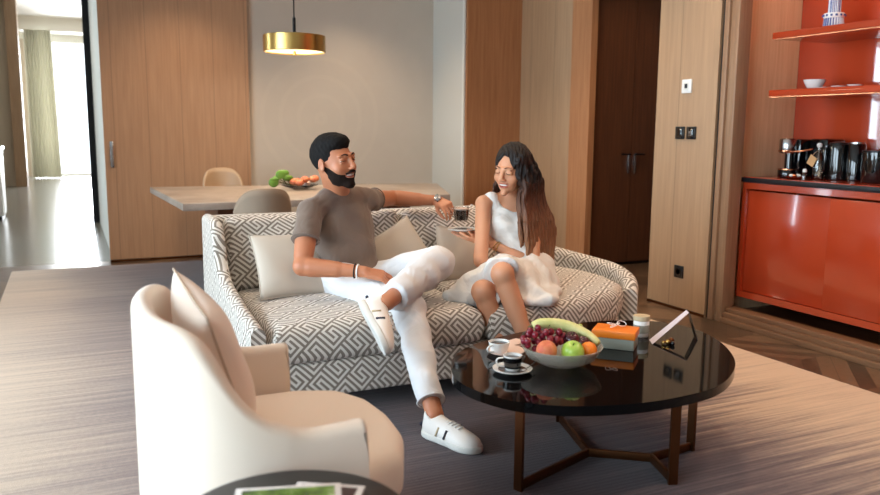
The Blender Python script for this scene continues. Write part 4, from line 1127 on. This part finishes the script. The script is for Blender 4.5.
def face_parts(root, H):
    S = H.S
    for g in (-1, 1):
        ec = H.p(g * .0305, .0775 if H.fem else .0770, .0105)
        bm = blob(ec, .0128 * S); eo = from_bm('eye', bm, 'eye_white', root, True)
        gz = H.A[1] + (-.35 if H.fem else -.12) * H.A[2] + (-.25 if H.fem else .25) * CR
        from_bm('iris', blob(ec + nrm(gz) * .0085 * S, .0066 * S), 'eye_dark', eo, True)
        br = spline([H.p(g * .013, .1015, .033), H.p(g * .028, .100, .0385), H.p(g * .048, .082, .033)], 10)
        w_ = (.0034 if not H.fem else .0024) * S
        tube('eyebrow', br, [w_ * x for x in np.linspace(1.15, .5, len(br))], 'brow', root, 8)
        ls = spline([H.p(g * .016, .0935, .0075), H.p(g * .031, .0985, .0040 if H.fem else .0095), H.p(g * .047, .085, .0065)], 8)
        tube('eyelash', ls, .0014 * S, 'brow', root, 6)
    V = Vol(H.C - .16, H.C + .16, .0025)
    V.u(H.e((0, .085, -.0550), (.024, .014, .0070))); sculpt('teeth', V, 'teeth', root, 1)

FL = [(.043, .026, .021), (.047, .029, .022), (.043, .027, .021), (.034, .020, .018)]
def add_hand(V, w, d, n, t, curl, S=1.0, thumb=(.6, .75, .3), th2=(.85, .35, .35), spread=.10):
    """w wrist, d towards the fingers, n palm side, t thumb side"""
    w = np.array(w, float); d = nrm(d); n = np.array(n, float); n = nrm(n - d * n.dot(d)); t = np.array(t, float); t = nrm(t - d * t.dot(d) - n * t.dot(n))
    offs = [.029, .010, -.010, -.028]; tips = []
    for i in range(4):
        b = w + S * (d * (.088 - .004 * abs(i - 1)) + t * offs[i])
        V.u(cone(w + S * (d * .008 + t * offs[i] * .6), b, .0135 * S, .0112 * S), .012 if i == 0 else .010)
        V.u(cone(w + S * (d * .02 + t * offs[i] * .7 + n * .004), b + n * .002, .012 * S, .010 * S), .008)
    for i in range(4):
        b = w + S * (d * (.088 - .004 * abs(i - 1)) + t * offs[i]); dd = nrm(d + t * spread * (1 - i * .66)); a = 0; p = b
        cu = curl[i] if isinstance(curl[0], (tuple, list)) else curl
        for j in range(3):
            a += R(cu[j]); q = p + S * FL[i][j] * (dd * math.cos(a) + n * math.sin(a))
            r0_, r1_ = [(.0092, .0084), (.0084, .0076), (.0076, .0064)][j]
            V.u(cone(p, q, r0_ * S, r1_ * S), .0025); p = q
        tips.append(p)
    b = w + S * (d * .018 + t * .022 + n * .006); q = b + S * .045 * nrm(d * thumb[0] + t * thumb[1] + n * thumb[2])
    V.u(cone(b, q, .0150 * S, .0115 * S), .010); q2 = q + S * .033 * nrm(d * th2[0] + t * th2[1] + n * th2[2]); V.u(cone(q, q2, .0112 * S, .0098 * S), .003)
    q3 = q2 + S * .026 * nrm(d * (th2[0] + .3) + t * (th2[1] - .15) + n * (th2[2] + .1)); V.u(cone(q2, q3, .0098 * S, .0078 * S), .003)
    return tips
def folds(amp, seed, sc=1.0, dirs=None):
    r = np.random.default_rng(seed); ks = []
    for i in range(7):
        d = nrm(r.normal(size=3)) if dirs is None else nrm(np.array(dirs[i % len(dirs)]) + r.normal(size=3) * .35)
        ks.append((d * r.uniform(28, 70) * sc, r.uniform(0, 6.3), nrm(r.normal(size=3)) * r.uniform(8, 20), r.uniform(0, 6.3)))
    def f(X, Y, Z):
        s = 0
        for k, p, k2, p2 in ks: s = s + np.sin(k[0] * X + k[1] * Y + k[2] * Z + p + 1.6 * np.sin(k2[0] * X + k2[1] * Y + k2[2] * Z + p2))
        return amp * s / 3.0
    return f

# ------------------------------------------------------------------ the man
man = thing('person', 'man in taupe t-shirt and white jeans sitting cross legged, arm along the sofa back', 'person', (1.25, 3.6, .43))
HM = Head((1.165, 3.70, 1.085), vv(.80, -.02, .62), vv(-.30, .95, .05), 1.06)
neck = V3(1.205, 3.785, .93)
Rsh, Lsh = V3(1.035, 3.70, .86), V3(1.395, 3.87, .885)
Relb, Rwr = V3(.955, 3.545, .615), V3(1.205, 3.395, .598)
Lelb, Lwr = V3(1.61, 4.07, .872), V3(1.865, 4.005, .855)
Rhip, Lhip = V3(1.17, 3.70, .505), V3(1.355, 3.74, .475)
Rkn, Rank = V3(1.345, 3.20, .455), V3(1.287, 2.785, .10)
Lkn, Lank = V3(1.565, 3.36, .625), V3(1.195, 3.08, .52)
wdir = nrm(Lsh - Rsh); fdir = nrm(np.cross(wdir, V3(0, 0, 1))); fdir = nrm(fdir)
spine = nrm(neck - V3(1.27, 3.72, .52)); TA = frame(fdir, spine)
V = Vol((.84, 2.45, -.02), (2.06, 4.30, 1.28), .0045)
HM.add(V)
V.u(cone(HM.p(0, -.030, -.05), neck, .055, .058), .03); V.u(cone(HM.p(0, .02, -.08), neck + fdir * .01, .04, .05), .02)
V.u(cone(neck - spine * .02, Rsh, .042, .046), .03); V.u(cone(neck - spine * .02, Lsh, .042, .046), .03)
V.u(ell((1.235, 3.80, .76), (.155, .095, .15), TA), .03); V.u(ell((1.265, 3.745, .60), (.14, .105, .14), TA), .03)
V.u(cone(Rhip, Lhip, .085), .03)
def limb(V, a, b, c, ra, rm, rb, rc, k=.012, bulge=0):
    V.u(cone(a, b, ra, rm), k); V.u(cone(b, c, rb, rc), k)
limb(V, Rsh, Relb, Rwr, .052, .042, .042, .027); V.u(cone(Rsh * .5 + Relb * .5, Relb * .8 + Rsh * .2, .050, .044), .01); V.u(cone(Relb * .85 + Rwr * .15, Relb * .45 + Rwr * .55, .045, .037), .01)
limb(V, Lsh, Lelb, Lwr, .052, .041, .041, .027); V.u(cone(Lelb * .85 + Lwr * .15, Lelb * .45 + Lwr * .55, .044, .036), .01)
limb(V, Rhip, Rkn, Rank, .080, .055, .050, .036); limb(V, Lhip, Lkn, Lank, .080, .055, .050, .036)
Fd = nrm(V3(1.375, 2.54, 0) - V3(1.262, 2.83, 0)); RO = V3(1.262, 2.832, .0135); V.u(cone(Rank, RO + Fd * .055 + V3(0, 0, .05), .036, .030), .01); V.u(cone(RO + Fd * .055 + V3(0, 0, .05), RO + Fd * .18 + V3(0, 0, .034), .030, .018), .02)
LF = dict(o=V3(1.075, 3.115, .445))
Lu = nrm(V3(.15, -.02, .055)); Lt = nrm(V3(.07, -.22, -.11)); Lt = nrm(Lt - Lu * Lt.dot(Lu)); LO = Lank - Lu * .112 - Lt * .055
V.u(cone(Lank, LO + Lu * .045 + Lt * .055, .034, .032), .01); V.u(cone(LO + Lu * .045 + Lt * .05, LO + Lt * .18 + Lu * .032, .030, .018), .02)
add_hand(V, Rwr, (.90, -.32, -.22), (-.10, .42, -.90), (-.1, .6, .55), [(22, 26, 18), (20, 24, 16), (22, 26, 18), (26, 28, 20)], 1.02)
HD = nrm(V3(1.873, 3.866, .797) - Lwr)
add_hand(V, Lwr, HD + V3(.05, 0, .16), (.35, -.25, -.90), (-.95, -.15, -.2), [(28, 52, 30), (38, 55, 35), (48, 60, 35), (55, 60, 35)], 1.0, (.8, .5, .5), (.85, .0, .55))
sculpt('body', V, 'skin_man', man, 1, paint=paint_skin(MSK, HM))
face_parts(man, HM)
# hair and beard
V = Vol(HM.C - .19, HM.C + .19, .003)
V.u(HM.e((0, -.024, .043), (.081, .101, .092)), .01); V.u(HM.e((0, .012, .100), (.060, .072, .034)), .03); V.u(HM.e((0, .050, .090), (.05, .032, .024)), .02)
V.sub(rbox(HM.p(0, .138, -.034), V3(.2, .10, .10) * 1.0, .012, HM.A), .012); V.sub(rbox(HM.p(0, .115, -.10), V3(.2, .10, .10), .01, HM.A), .012)
V.plane(HM.p(0, 0, -.066), -HM.A[2] - HM.A[1] * .35)
V.disp(folds(.0011, 3, 6)); sculpt('hair', V, 'hair_black', man, 1)
V = Vol(HM.C - .19, HM.C + .19, .003); HM.add(V, .0026, ears=False)
nb = HM.A[1] * .58 + HM.A[2]; V.plane(HM.p(0, 0, -.004), nb); V.plane(HM.p(0, -.012, 0), -HM.A[1]); V.sub(HM.e((0, .10, -.057), (.030, .04, .0125)), .004)
V.sub(HM.e((0, -.01, -.11), (.05, .055, .04)), .01)
V.disp(folds(.0010, 4, 5)); sculpt('beard', V, 'beard', man, 1)
mo = spline([HM.p(-.030, .092, -.050), HM.p(-.012, .1075, -.0405), HM.p(0, .108, -.040), HM.p(.012, .1075, -.0405), HM.p(.030, .092, -.050)], 16)
tube('moustache', mo, [.004 + .002 * math.sin(math.pi * i / (len(mo) - 1)) for i in range(len(mo))], 'beard', man, 8)
# t-shirt
V = Vol((.84, 3.40, .42), (1.66, 4.10, 1.02), .005)
V.u(ell((1.238, 3.80, .765), (.180, .118, .150), TA), .03); V.u(ell((1.262, 3.745, .61), (.150, .114, .15), TA), .05); V.u(ell((1.272, 3.72, .535), (.160, .122, .075), TA), .04)
V.u(cone(neck - spine * .010, Rsh, .058, .058), .03); V.u(cone(neck - spine * .010, Lsh, .058, .056), .03)
V.u(ell((1.238, 3.80, .70), (.165, .125, .13), TA), .04)
ra = nrm(Relb - Rsh); re = Rsh + ra * .165; V.u(cone(Rsh + V3(.01, 0, -.005), Rsh + ra * .24, .062, .064, cuts=[(re, ra)]), .02)
la = nrm(Lelb - Lsh); le = Lsh + la * .085; V.u(cone(Lsh, Lsh + la * .18, .058, .056, cuts=[(le, la)]), .02)
V.sub(cone(neck + spine * .036 + fdir * .014, neck + spine * .14 + fdir * .04, .050, .056), .006)
V.disp(folds(.0062, 11, .75, [(.5, .2, .9), (.9, .2, .5), (-.4, .3, .9), (.1, .1, 1)]))
ts = sculpt('t_shirt', V, 'tshirt', man, 2)
def ring_on(name, c, ax, ra, rb, th, mat, parent, flat=1.0, n=40):
    ax = nrm(ax); a = nrm(np.cross(ax, V3(.3, .2, .9))); b = np.cross(ax, a)
    return tube(name, [np.array(c) + a * ra * math.cos(s) + b * rb * math.sin(s) for s in np.linspace(0, 2 * math.pi, n, endpoint=False)], th, mat, parent, 8, flat, True)
ring_on('sleeve_hem', re - ra * .004, ra, .0655, .0655, .0035, 'tshirt', ts); ring_on('sleeve_hem', le - la * .004, la, .059, .059, .0035, 'tshirt', ts)
# trousers
V = Vol((.95, 2.70, .06), (1.72, 3.95, .76), .005)
V.u(ell((1.27, 3.70, .495), (.172, .145, .085), TA), .03); V.u(cone(Rhip, Lhip, .095), .03)
r_end = Rank + (Rkn - Rank) * .12; rd = nrm(Rank - Rkn)
V.u(cone(Rhip, Rkn, .098, .074), .03); V.u(cone(Rkn, Rank + (Rank - Rkn) * .1, .073, .052, cuts=[(r_end, rd)]), .012)
V.u(cone(Lhip, Lkn, .088, .082), .03)
l_end = Lank + (Lkn - Lank) * .14; ld = nrm(Lank - Lkn)
V.u(cone(Lkn, Lank + (Lank - Lkn) * .1, .083, .057, cuts=[(l_end, ld)]), .006)
V.disp(folds(.0070, 21, .9, [(.2, .6, .7), (.8, .3, .2), (.1, .9, .3)]))
tr_ = sculpt('trousers', V, 'white_denim', man, 2)
ring_on('trouser_hem', r_end - rd * .005, rd, .0575, .0575, .0035, 'white_denim', tr_); ring_on('trouser_hem', l_end - ld * .005, ld, .0605, .0605, .0035, 'white_denim', tr_)
# shoes
def shoe(o, t, u, L=.292):
    t = nrm(t); u = nrm(np.array(u) - t * np.dot(u, t)); l = np.cross(u, t); A = np.array([l, t, u])
    P = lambda a, b, c: np.array(o) + a * l + b * t + c * u
    lo = np.minimum.reduce([P(a, b, c) for a in (-.09, .09) for b in (-.05, .34) for c in (-.04, .16)]); hi = np.maximum.reduce([P(a, b, c) for a in (-.09, .09) for b in (-.05, .34) for c in (-.04, .16)])
    k = L / .292
    V = Vol(lo, hi, .004)
    V.u(ell(P(0, .060, .040), (.039, .060, .054), A), .01); V.u(ell(P(.002, .150, .032), (.045, .095, .052), A), .03); V.u(ell(P(.003, .228, .026), (.050, .068, .036), A), .03)
    V.u(cone(P(0, .055, .055), P(0, .048, .090), .036, .036), .02); V.u(cone(P(0, .09, .07), P(0, .16, .055), .028, .026), .02)
    V.sub(cone(P(0, .056, .085), P(0, .050, .16), .030, .036), .006); V.plane(P(0, 0, .010), -u)
    s = sculpt('shoe', V, 'shoe_white', man, 1)
    V = Vol(lo, hi, .004)
    V.u(ell(P(0, .058, .013), (.044, .062, .055), A), .01); V.u(ell(P(.003, .224, .013), (.056, .078, .055), A), .01); V.u(ell(P(0, .140, .013), (.045, .115, .055), A), .02)
    V.plane(P(0, 0, .028), u); V.plane(P(0, 0, 0), -u); sculpt('sole', V, 'shoe_sole', s, 1)
    def on(a, b, c0=.12):   # drop a point onto the upper from above
        zs = {0: 0}
        h = 0
        for (cb, cc_, ra_, rb_, rc_) in ((.060, .040, .039, .060, .054), (.150, .032, .045, .095, .052), (.228, .026, .050, .068, .036)):
            q = 1 - (a / ra_) ** 2 - ((b - cb) / rb_) ** 2
            if q > 0: h = max(h, cc_ + rc_ * math.sqrt(q))
        return h + .005
    for i in range(6):
        b = .115 + i * .017; w_ = .021 - .001 * i
        tube('lace', spline([P(-w_, b, on(-w_, b)), P(0, b + .006, on(0, b) + .003), P(w_, b, on(w_, b))], 8), .0032, 'white_satin', s, 6)
    for sg in (-1, 1):
        for b, m_ in ((.105, 'shoe_sand'), (.150, 'shoe_navy')):
            pts = [P(sg * (.0440 + .002 * (b > .12) - .009 * w_), b + .010 * w_ * 1.0, .030 + .036 * w_) for w_ in (0, .5, 1)]
            tube('side_stripe', pts, .0045, m_, s, 6)
    tube('heel_tab', [P(.018, -.001, .045), P(0, -.006, .045), P(-.018, -.001, .045)], .008, 'shoe_navy', s, 6)
    return s
shoe(RO, Fd, (0, 0, 1)); shoe(LO, Lt, Lu)
# bracelet and watch
rd_ = nrm(Rwr - Relb); br_ = ring_on('bracelet', Rwr - rd_ * .03, rd_, .031, .031, .004, 'white_satin', man); ring_on('bracelet', Rwr - rd_ * .043, rd_, .032, .032, .003, 'brow', man)
wd_ = nrm(Lwr - Lelb); wp = Lwr - wd_ * .012; wt = ring_on('watch', wp, wd_, .031, .031, .009, 'black_plastic', man, .6); wn = nrm(V3(-.25, -.8, .55) - wd_ * V3(-.25, -.8, .55).dot(wd_))
wa = frame(wn, wd_); Mw = Matrix(((wa[0][0], wa[2][0], wn[0], 0), (wa[0][1], wa[2][1], wn[1], 0), (wa[0][2], wa[2][2], wn[2], 0), (0, 0, 0, 1)))
lathe('watch_case', [(0, .028), (.018, .028), (.020, .031), (.020, .036), (.017, .038), (0, .038)], wp, 'steel', wt, 28, M4=Mw)

# ------------------------------------------------------------------ the woman
wom = thing('person', 'woman with long brown hair in a sleeveless white dress holding a saucer on the sofa', 'person', (2.05, 3.5, .43))
HW = Head((2.055, 3.53, 1.045), vv(-.52, -.30, .80), vv(.02, .95, .28), 1.0, True)
wneck = V3(2.085, 3.60, .895)
wR, wL = V3(1.940, 3.61, .868), V3(2.195, 3.525, .852)
wRe, wRw = V3(1.845, 3.455, .60), V3(1.905, 3.585, .680)
wLe, wLw = V3(2.115, 3.40, .572), V3(1.965, 3.535, .662)
wRh, wLh = V3(2.03, 3.52, .505), V3(2.18, 3.47, .505)
wRk, wRa = V3(1.805, 3.165, .585), V3(1.925, 3.03, .145)
wLk, wLa = V3(1.735, 3.225, .495), V3(1.845, 3.13, .12)
ww = nrm(wL - wR); wf = nrm(np.cross(ww, V3(0, 0, 1))); WA = frame(wf, nrm(wneck - V3(2.11, 3.52, .53)))
SAU = V3(1.850, 3.675, .722)
V = Vol((1.58, 2.80, -.02), (2.42, 3.92, 1.22), .004)
HW.add(V)
V.u(cone(HW.p(0, -.025, -.05), wneck, .043, .046), .025); V.u(cone(wneck, wR + V3(0, 0, .005), .040, .040), .025); V.u(cone(wneck, wL + V3(0, 0, .005), .040, .040), .025)
V.u(ell((2.085, 3.585, .77), (.118, .080, .12), WA), .03); V.u(ell((2.105, 3.54, .62), (.100, .075, .12), WA), .03); V.u(cone(wRh, wLh, .085), .03)
limb(V, wR, wRe, wRw, .043, .034, .034, .022); V.u(cone(wRe * .8 + wRw * .2, wRe * .5 + wRw * .5, .035, .030), .01)
limb(V, wL, wLe, wLw, .043, .034, .034, .022); V.u(cone(wLe * .8 + wLw * .2, wLe * .5 + wLw * .5, .035, .030), .01)
for h_, k_, a_ in ((wRh, wRk, wRa), (wLh, wLk, wLa)):
    V.u(cone(h_, k_, .080, .051), .02); V.u(cone(k_, a_, .050, .032), .015); d_ = nrm(a_ - k_)
    V.u(cone(k_ + d_ * .08 + V3(.008, .018, 0), k_ + d_ * .20 + V3(.006, .012, 0), .048, .042), .02); V.u(ell(k_ + V3(-.004, -.010, .004), (.046, .046, .050)), .02)
for a_, t_ in ((wRa, V3(.10, -.16, -.075)), (wLa, V3(.02, -.19, -.065))):
    V.u(cone(a_, a_ + V3(0, .02, -.055), .030, .026), .01); V.u(cone(a_ + V3(0, .01, -.055), a_ + t_, .028, .020), .02)
    for j in range(5):
        l_ = nrm(np.cross(t_, V3(0, 0, 1))) * (j - 2) * .014; V.u(cone(a_ + t_ * .9 + l_, a_ + t_ * 1.18 + l_ + V3(0, 0, -.012), .0095, .008), .004)
add_hand(V, wRw, SAU + V3(.01, -.02, -.024) - wRw, (-.2, .1, .97), (-.8, -.4, .1), [(2, 8, 6), (2, 8, 6), (4, 10, 8), (8, 12, 8)], .88)
add_hand(V, wLw, SAU + V3(.005, -.045, -.012) - wLw, (-.55, .15, .75), (-.2, .3, .9), [(4, 12, 10), (6, 14, 10), (10, 20, 14), (16, 26, 16)], .88, (.75, .6, .25), (.95, .2, .2))
sculpt('body', V, 'skin_woman', wom, 1, paint=paint_skin(WSK, HW))
face_parts(wom, HW)
# dress: sleeveless top and loose skirt
V = Vol((1.52, 3.02, .36), (2.46, 3.86, 1.0), .005)
V.u(ell((2.083, 3.58, .745), (.128, .094, .120), WA), .02); V.u(ell((2.105, 3.54, .635), (.118, .092, .12), WA), .04); V.u(ell((2.115, 3.50, .535), (.165, .135, .085), WA), .05)
for g in (-1, 1): V.u(ell(V3(2.083, 3.58, .755) + ww * g * .052 + wf * .058, (.052, .046, .052), WA), .03)
for s_, g in ((wR, 1), (wL, -1)):
    q = s_ * .72 + wneck * .28 + V3(0, 0, .004); V.u(cone(q + V3(0, 0, .012), V3(2.083, 3.585, .79) - ww * g * .062, .036, .055), .02)
V.sub(cone(wneck + wf * .050 + V3(0, 0, -.012), wneck + wf * .04 + V3(0, 0, .12), .062, .085), .008)
top_axis = None
kd = nrm(wRk - wRh); V.u(cone(wRh, wRk + kd * .05, .105, .078, cuts=[(wRk + kd * -.012 + V3(0, 0, .02), nrm(kd + V3(0, 0, -.45)))]), .04)
kd2 = nrm(wLk - wLh); V.u(cone(wLh, wLk + kd2 * .05, .105, .076, cuts=[(wLk + V3(.03, .02, 0), kd2)]), .03)
SKP = [(1.60, 3.33), (1.69, 3.275), (1.80, 3.25), (1.87, 3.19), (1.925, 3.085), (2.02, 3.075), (2.12, 3.14), (2.21, 3.28), (2.29, 3.46), (2.24, 3.60), (2.0, 3.64), (1.84, 3.60), (1.68, 3.46), (1.60, 3.40)]
V.u(slab(SKP, .425, .475, .024), .05)
V.u(cone((1.80, 3.32, .53), (1.70, 3.36, .49), .075, .045), .05); V.u(cone((2.02, 3.34, .54), (1.975, 3.17, .47), .075, .038), .06); V.u(cone((2.14, 3.44, .53), (2.09, 3.24, .465), .07, .038), .06)
V.disp(folds(.0085, 33, .9, [(.8, .5, .1), (.5, -.8, .1), (.9, .1, .2)]))
sculpt('dress', V, 'white_dress', wom, 2)
# long hair: cap, then locks over her shoulder
V = Vol((1.88, 3.26, .48), (2.50, 3.80, 1.22), .004)
V.u(HW.e((0, -.024, .040), (.089, .109, .103)), .01); V.u(HW.e((0, -.065, -.03), (.080, .070, .10)), .03)
# keep the face clear
V.sub(HW.e((.0, .100, -.035), (.060, .072, .108)), .012); V.sub(HW.e((-.006, .095, .040), (.030, .050, .062)), .02)
hr = np.random.default_rng(8)
NL = 84
for i in range(NL):
    u = (i % 42) / 41.0; side = hr.uniform(-1, 1); lay = i // 42
    st_ = HW.p(.052 + .012 * hr.uniform(-1, 1), .055 - .135 * u, .02 + .07 * hr.uniform(-1, 1))
    e = V3(2.085 + .215 * u, 3.40 + .09 * u + .06 * lay, .515 + .10 * hr.uniform(0, 1) + .05 * abs(u - .5))
    m1 = V3(2.075 + .175 * u, 3.43 + .10 * u + .05 * lay, .90); m2 = V3(2.068 + .235 * u, 3.39 + .11 * u + .06 * lay, .74)
    P_ = spline([st_, m1 * .55 + st_ * .45 + V3(.018, -.012, .012), m1, m2, e], 16); n_ = len(P_)
    wv = hr.uniform(0, 6.3)
    P_ = P_ + np.array([[.005 * math.sin(wv + j * .7), .005 * math.cos(wv + j * .6), 0] for j in range(n_)])
    rr = lambda q: (.0135 - .002 * q) if q < .6 else .0123 * (1 - (q - .6) / .4) + .0032
    for j in range(n_ - 1):
        V.u(cone(P_[j], P_[j + 1], rr(j / n_), rr((j + 1) / n_)), .0025)
# far side lock framing the face
for i in range(6):
    a0 = HW.p(-.066, .025 - .02 * i, .05); a1 = HW.p(-.074, .012 - .02 * i, -.05); a2 = V3(1.985 + .012 * i, 3.64, .86)
    P_ = spline([a0, a1, a2], 8)
    for j in range(len(P_) - 1): V.u(cone(P_[j], P_[j + 1], .010, .009), .006)
V.disp(lambda X, Y, Z: .0022 * np.sin(210 * X + 90 * Y + 5 * np.sin(9 * Z)) + .0016 * np.sin(330 * X - 60 * Y + 4 * np.sin(13 * Z + 1)))
sculpt('hair', V, 'hair_ombre', wom, 1)
ld2 = nrm(wLw - wLe); ring_on('bracelet', wLw - ld2 * .012, ld2 + V3(.2, .1, .1), .029, .026, .0022, 'gold', wom); ring_on('bracelet', wLw - ld2 * .024, ld2 + V3(-.1, .2, .1), .030, .028, .0022, 'gold', wom)
rb_ = thing('cup_saucer', 'white saucer with a dark centre held up by the woman', 'saucer', SAU)
saucer(rb_, SAU, .078); lathe('saucer_well', [(0, .0068), (.058, .0120), (.058, .0128), (0, .0076)], SAU, 'black_ceramic', rb_, 36)
CUP = V3(1.905, 3.80, .757)
gc = thing('glass_cup', 'clear glass cup of black coffee lifted by the man above the saucer', 'cup', CUP)
lathe('cup_body', [(0, 0), (.030, 0), (.036, .006), (.042, .040), (.043, .082), (.0415, .082), (.0405, .04), (.034, .009), (0, .007)], CUP, 'cup_glass', gc, 40)
lathe('coffee', [(0, .0085), (.0325, .010), (.0390, .040), (.0398, .066), (0, .066)], CUP, 'coffee', gc, 36)
lathe('foam', [(0, .0662), (.0400, .0662), (.0402, .073), (0, .073)], CUP, 'petal', gc, 36)
hd_ = nrm(V3(1.873, 3.866, .79) - CUP - V3(0, 0, .04)); hd_[2] = 0; hd_ = nrm(hd_)
tube('handle', spline([CUP + hd_ * .040 + V3(0, 0, .070), CUP + hd_ * .066 + V3(0, 0, .066), CUP + hd_ * .068 + V3(0, 0, .034), CUP + hd_ * .038 + V3(0, 0, .022)], 16), .0038, 'cup_glass', gc, 8)
# ================================================================== light and camera
def area(name, loc, rot, sx, sy, e, col, spread=180):
    l = bpy.data.lights.new(name, 'AREA'); l.shape = 'RECTANGLE'; l.size = sx; l.size_y = sy; l.energy = e; l.color = col; l.spread = R(spread)
    o = bpy.data.objects.new(name, l); COL.objects.link(o); o.location = loc; o.rotation_euler = rot; return o
w = bpy.data.worlds.new('world'); SC.world = w; w.use_nodes = True
w.node_tree.nodes['Background'].inputs[0].default_value = (0.86, 0.94, 1.0, 1); w.node_tree.nodes['Background'].inputs[1].default_value = 3.0
DAY = (0.66, 0.86, 1.0)
for (y0, y1) in WIN: area('daylight', (xw - .25, (y0 + y1) / 2, 1.5), (0, R(-90), 0), 2.8, y1 - y0 - .1, 235 if y0 < 0 else 210, DAY)
area('daylight_far', (1.1, 22.7, 1.75), (R(-90), 0, 0), 3.9, 3.2, 1300, (.9, .96, 1))
o_ = area('daylight_side', (-3.45, 9.185, 1.6), (0, R(-90), 0), 2.9, .5, 110, DAY)
def spot(loc, e, col=(1.0, 0.80, 0.60), size=110, r=.06, rot=(0, 0, 0)):
    l = bpy.data.lights.new('downlight', 'SPOT'); l.energy = e; l.color = col; l.spot_size = R(size); l.spot_blend = .8; l.shadow_soft_size = r
    o = bpy.data.objects.new('downlight', l); COL.objects.link(o); o.location = loc; o.rotation_euler = rot; return o
def downlight(x, y, e, z=CEIL, **k):
    t = thing('ceiling_downlight', 'unseen small round recessed warm ceiling downlight', 'lamp', (x, y, z), 'recessed ceiling downlights')
    lathe('trim_ring', [(.045, -.006), (.055, -.006), (.055, 0), (.045, 0)], (x, y, z), 'white_satin', t, 32, close=True)
    lathe('lens', [(0, -.004), (.044, -.004), (.044, -.002), (0, -.002)], (x, y, z), 'light_disc', t, 24)
    spot((x, y, z - .03), e, **k)
WARM = (1.0, 0.74, 0.50)
for x, y in ((-.6, 3.0), (.9, 3.0), (2.4, 2.9), (.9, .9), (2.5, .9), (.3, 5.0), (1.9, 5.0), (3.3, 5.2), (1.0, 7.1), (2.6, 7.1), (3.2, 3.9)): downlight(x, y, 58 if y > 4.5 else (8 if x < 0 else (16 if x < 1 and y < 2 else (64 if y < 2 else 42))), col=WARM)
downlight(4.55, 5.3, 22, col=WARM); downlight(3.35, 2.3, 46, col=WARM)  # both unseen; the second is added to brighten the niche side wall
for y in (10.2, 14.5): downlight(-.9, y, 90, z=3.82, col=(1, .88, .74))  # unseen lamps added to brighten the far side wall, sideboard and post
for y in (3.4, 2.6, 1.8): downlight(4.25, y, 16, col=WARM)
pl = bpy.data.lights.new('pendant_glow', 'AREA'); pl.shape = 'DISK'; pl.size = .4; pl.energy = 14; pl.color = (1, .82, .6)
po = bpy.data.objects.new('pendant_glow', pl); COL.objects.link(po); po.location = (1.64, 6.2, 1.825)

YAW, PIT, ROLL, F_ = R(25.1), R(8.5), 0.0083, 790.0
fw = Vector((math.sin(YAW) * math.cos(PIT), math.cos(YAW) * math.cos(PIT), -math.sin(PIT)))
r0 = Vector((math.cos(YAW), -math.sin(YAW), 0)); u0 = r0.cross(fw)
Rv = r0 * math.cos(ROLL) + u0 * math.sin(ROLL); Uv = -r0 * math.sin(ROLL) + u0 * math.cos(ROLL)
cam = bpy.data.cameras.new('camera'); co = bpy.data.objects.new('camera', cam); COL.objects.link(co)
co.matrix_world = Matrix(((Rv.x, Uv.x, -fw.x, 0), (Rv.y, Uv.y, -fw.y, 0), (Rv.z, Uv.z, -fw.z, 1.25), (0, 0, 0, 1)))
cam.sensor_width = 36; cam.lens = F_ / 880 * 36; cam.clip_start = .05; cam.clip_end = 100
cam.dof.use_dof = True; cam.dof.focus_distance = 3.75; cam.dof.aperture_fstop = 2.4
SC.camera = co
SC.view_settings.view_transform = 'Standard'; SC.view_settings.look = 'None'; SC.view_settings.gamma = 1.0; SC.view_settings.exposure = 0.2
SC.view_settings.use_curve_mapping = False
SC.cycles.max_bounces = 8; SC.cycles.diffuse_bounces = 4; SC.cycles.sample_clamp_indirect = 4.0
SC.cycles.caustics_reflective = False; SC.cycles.caustics_refractive = False
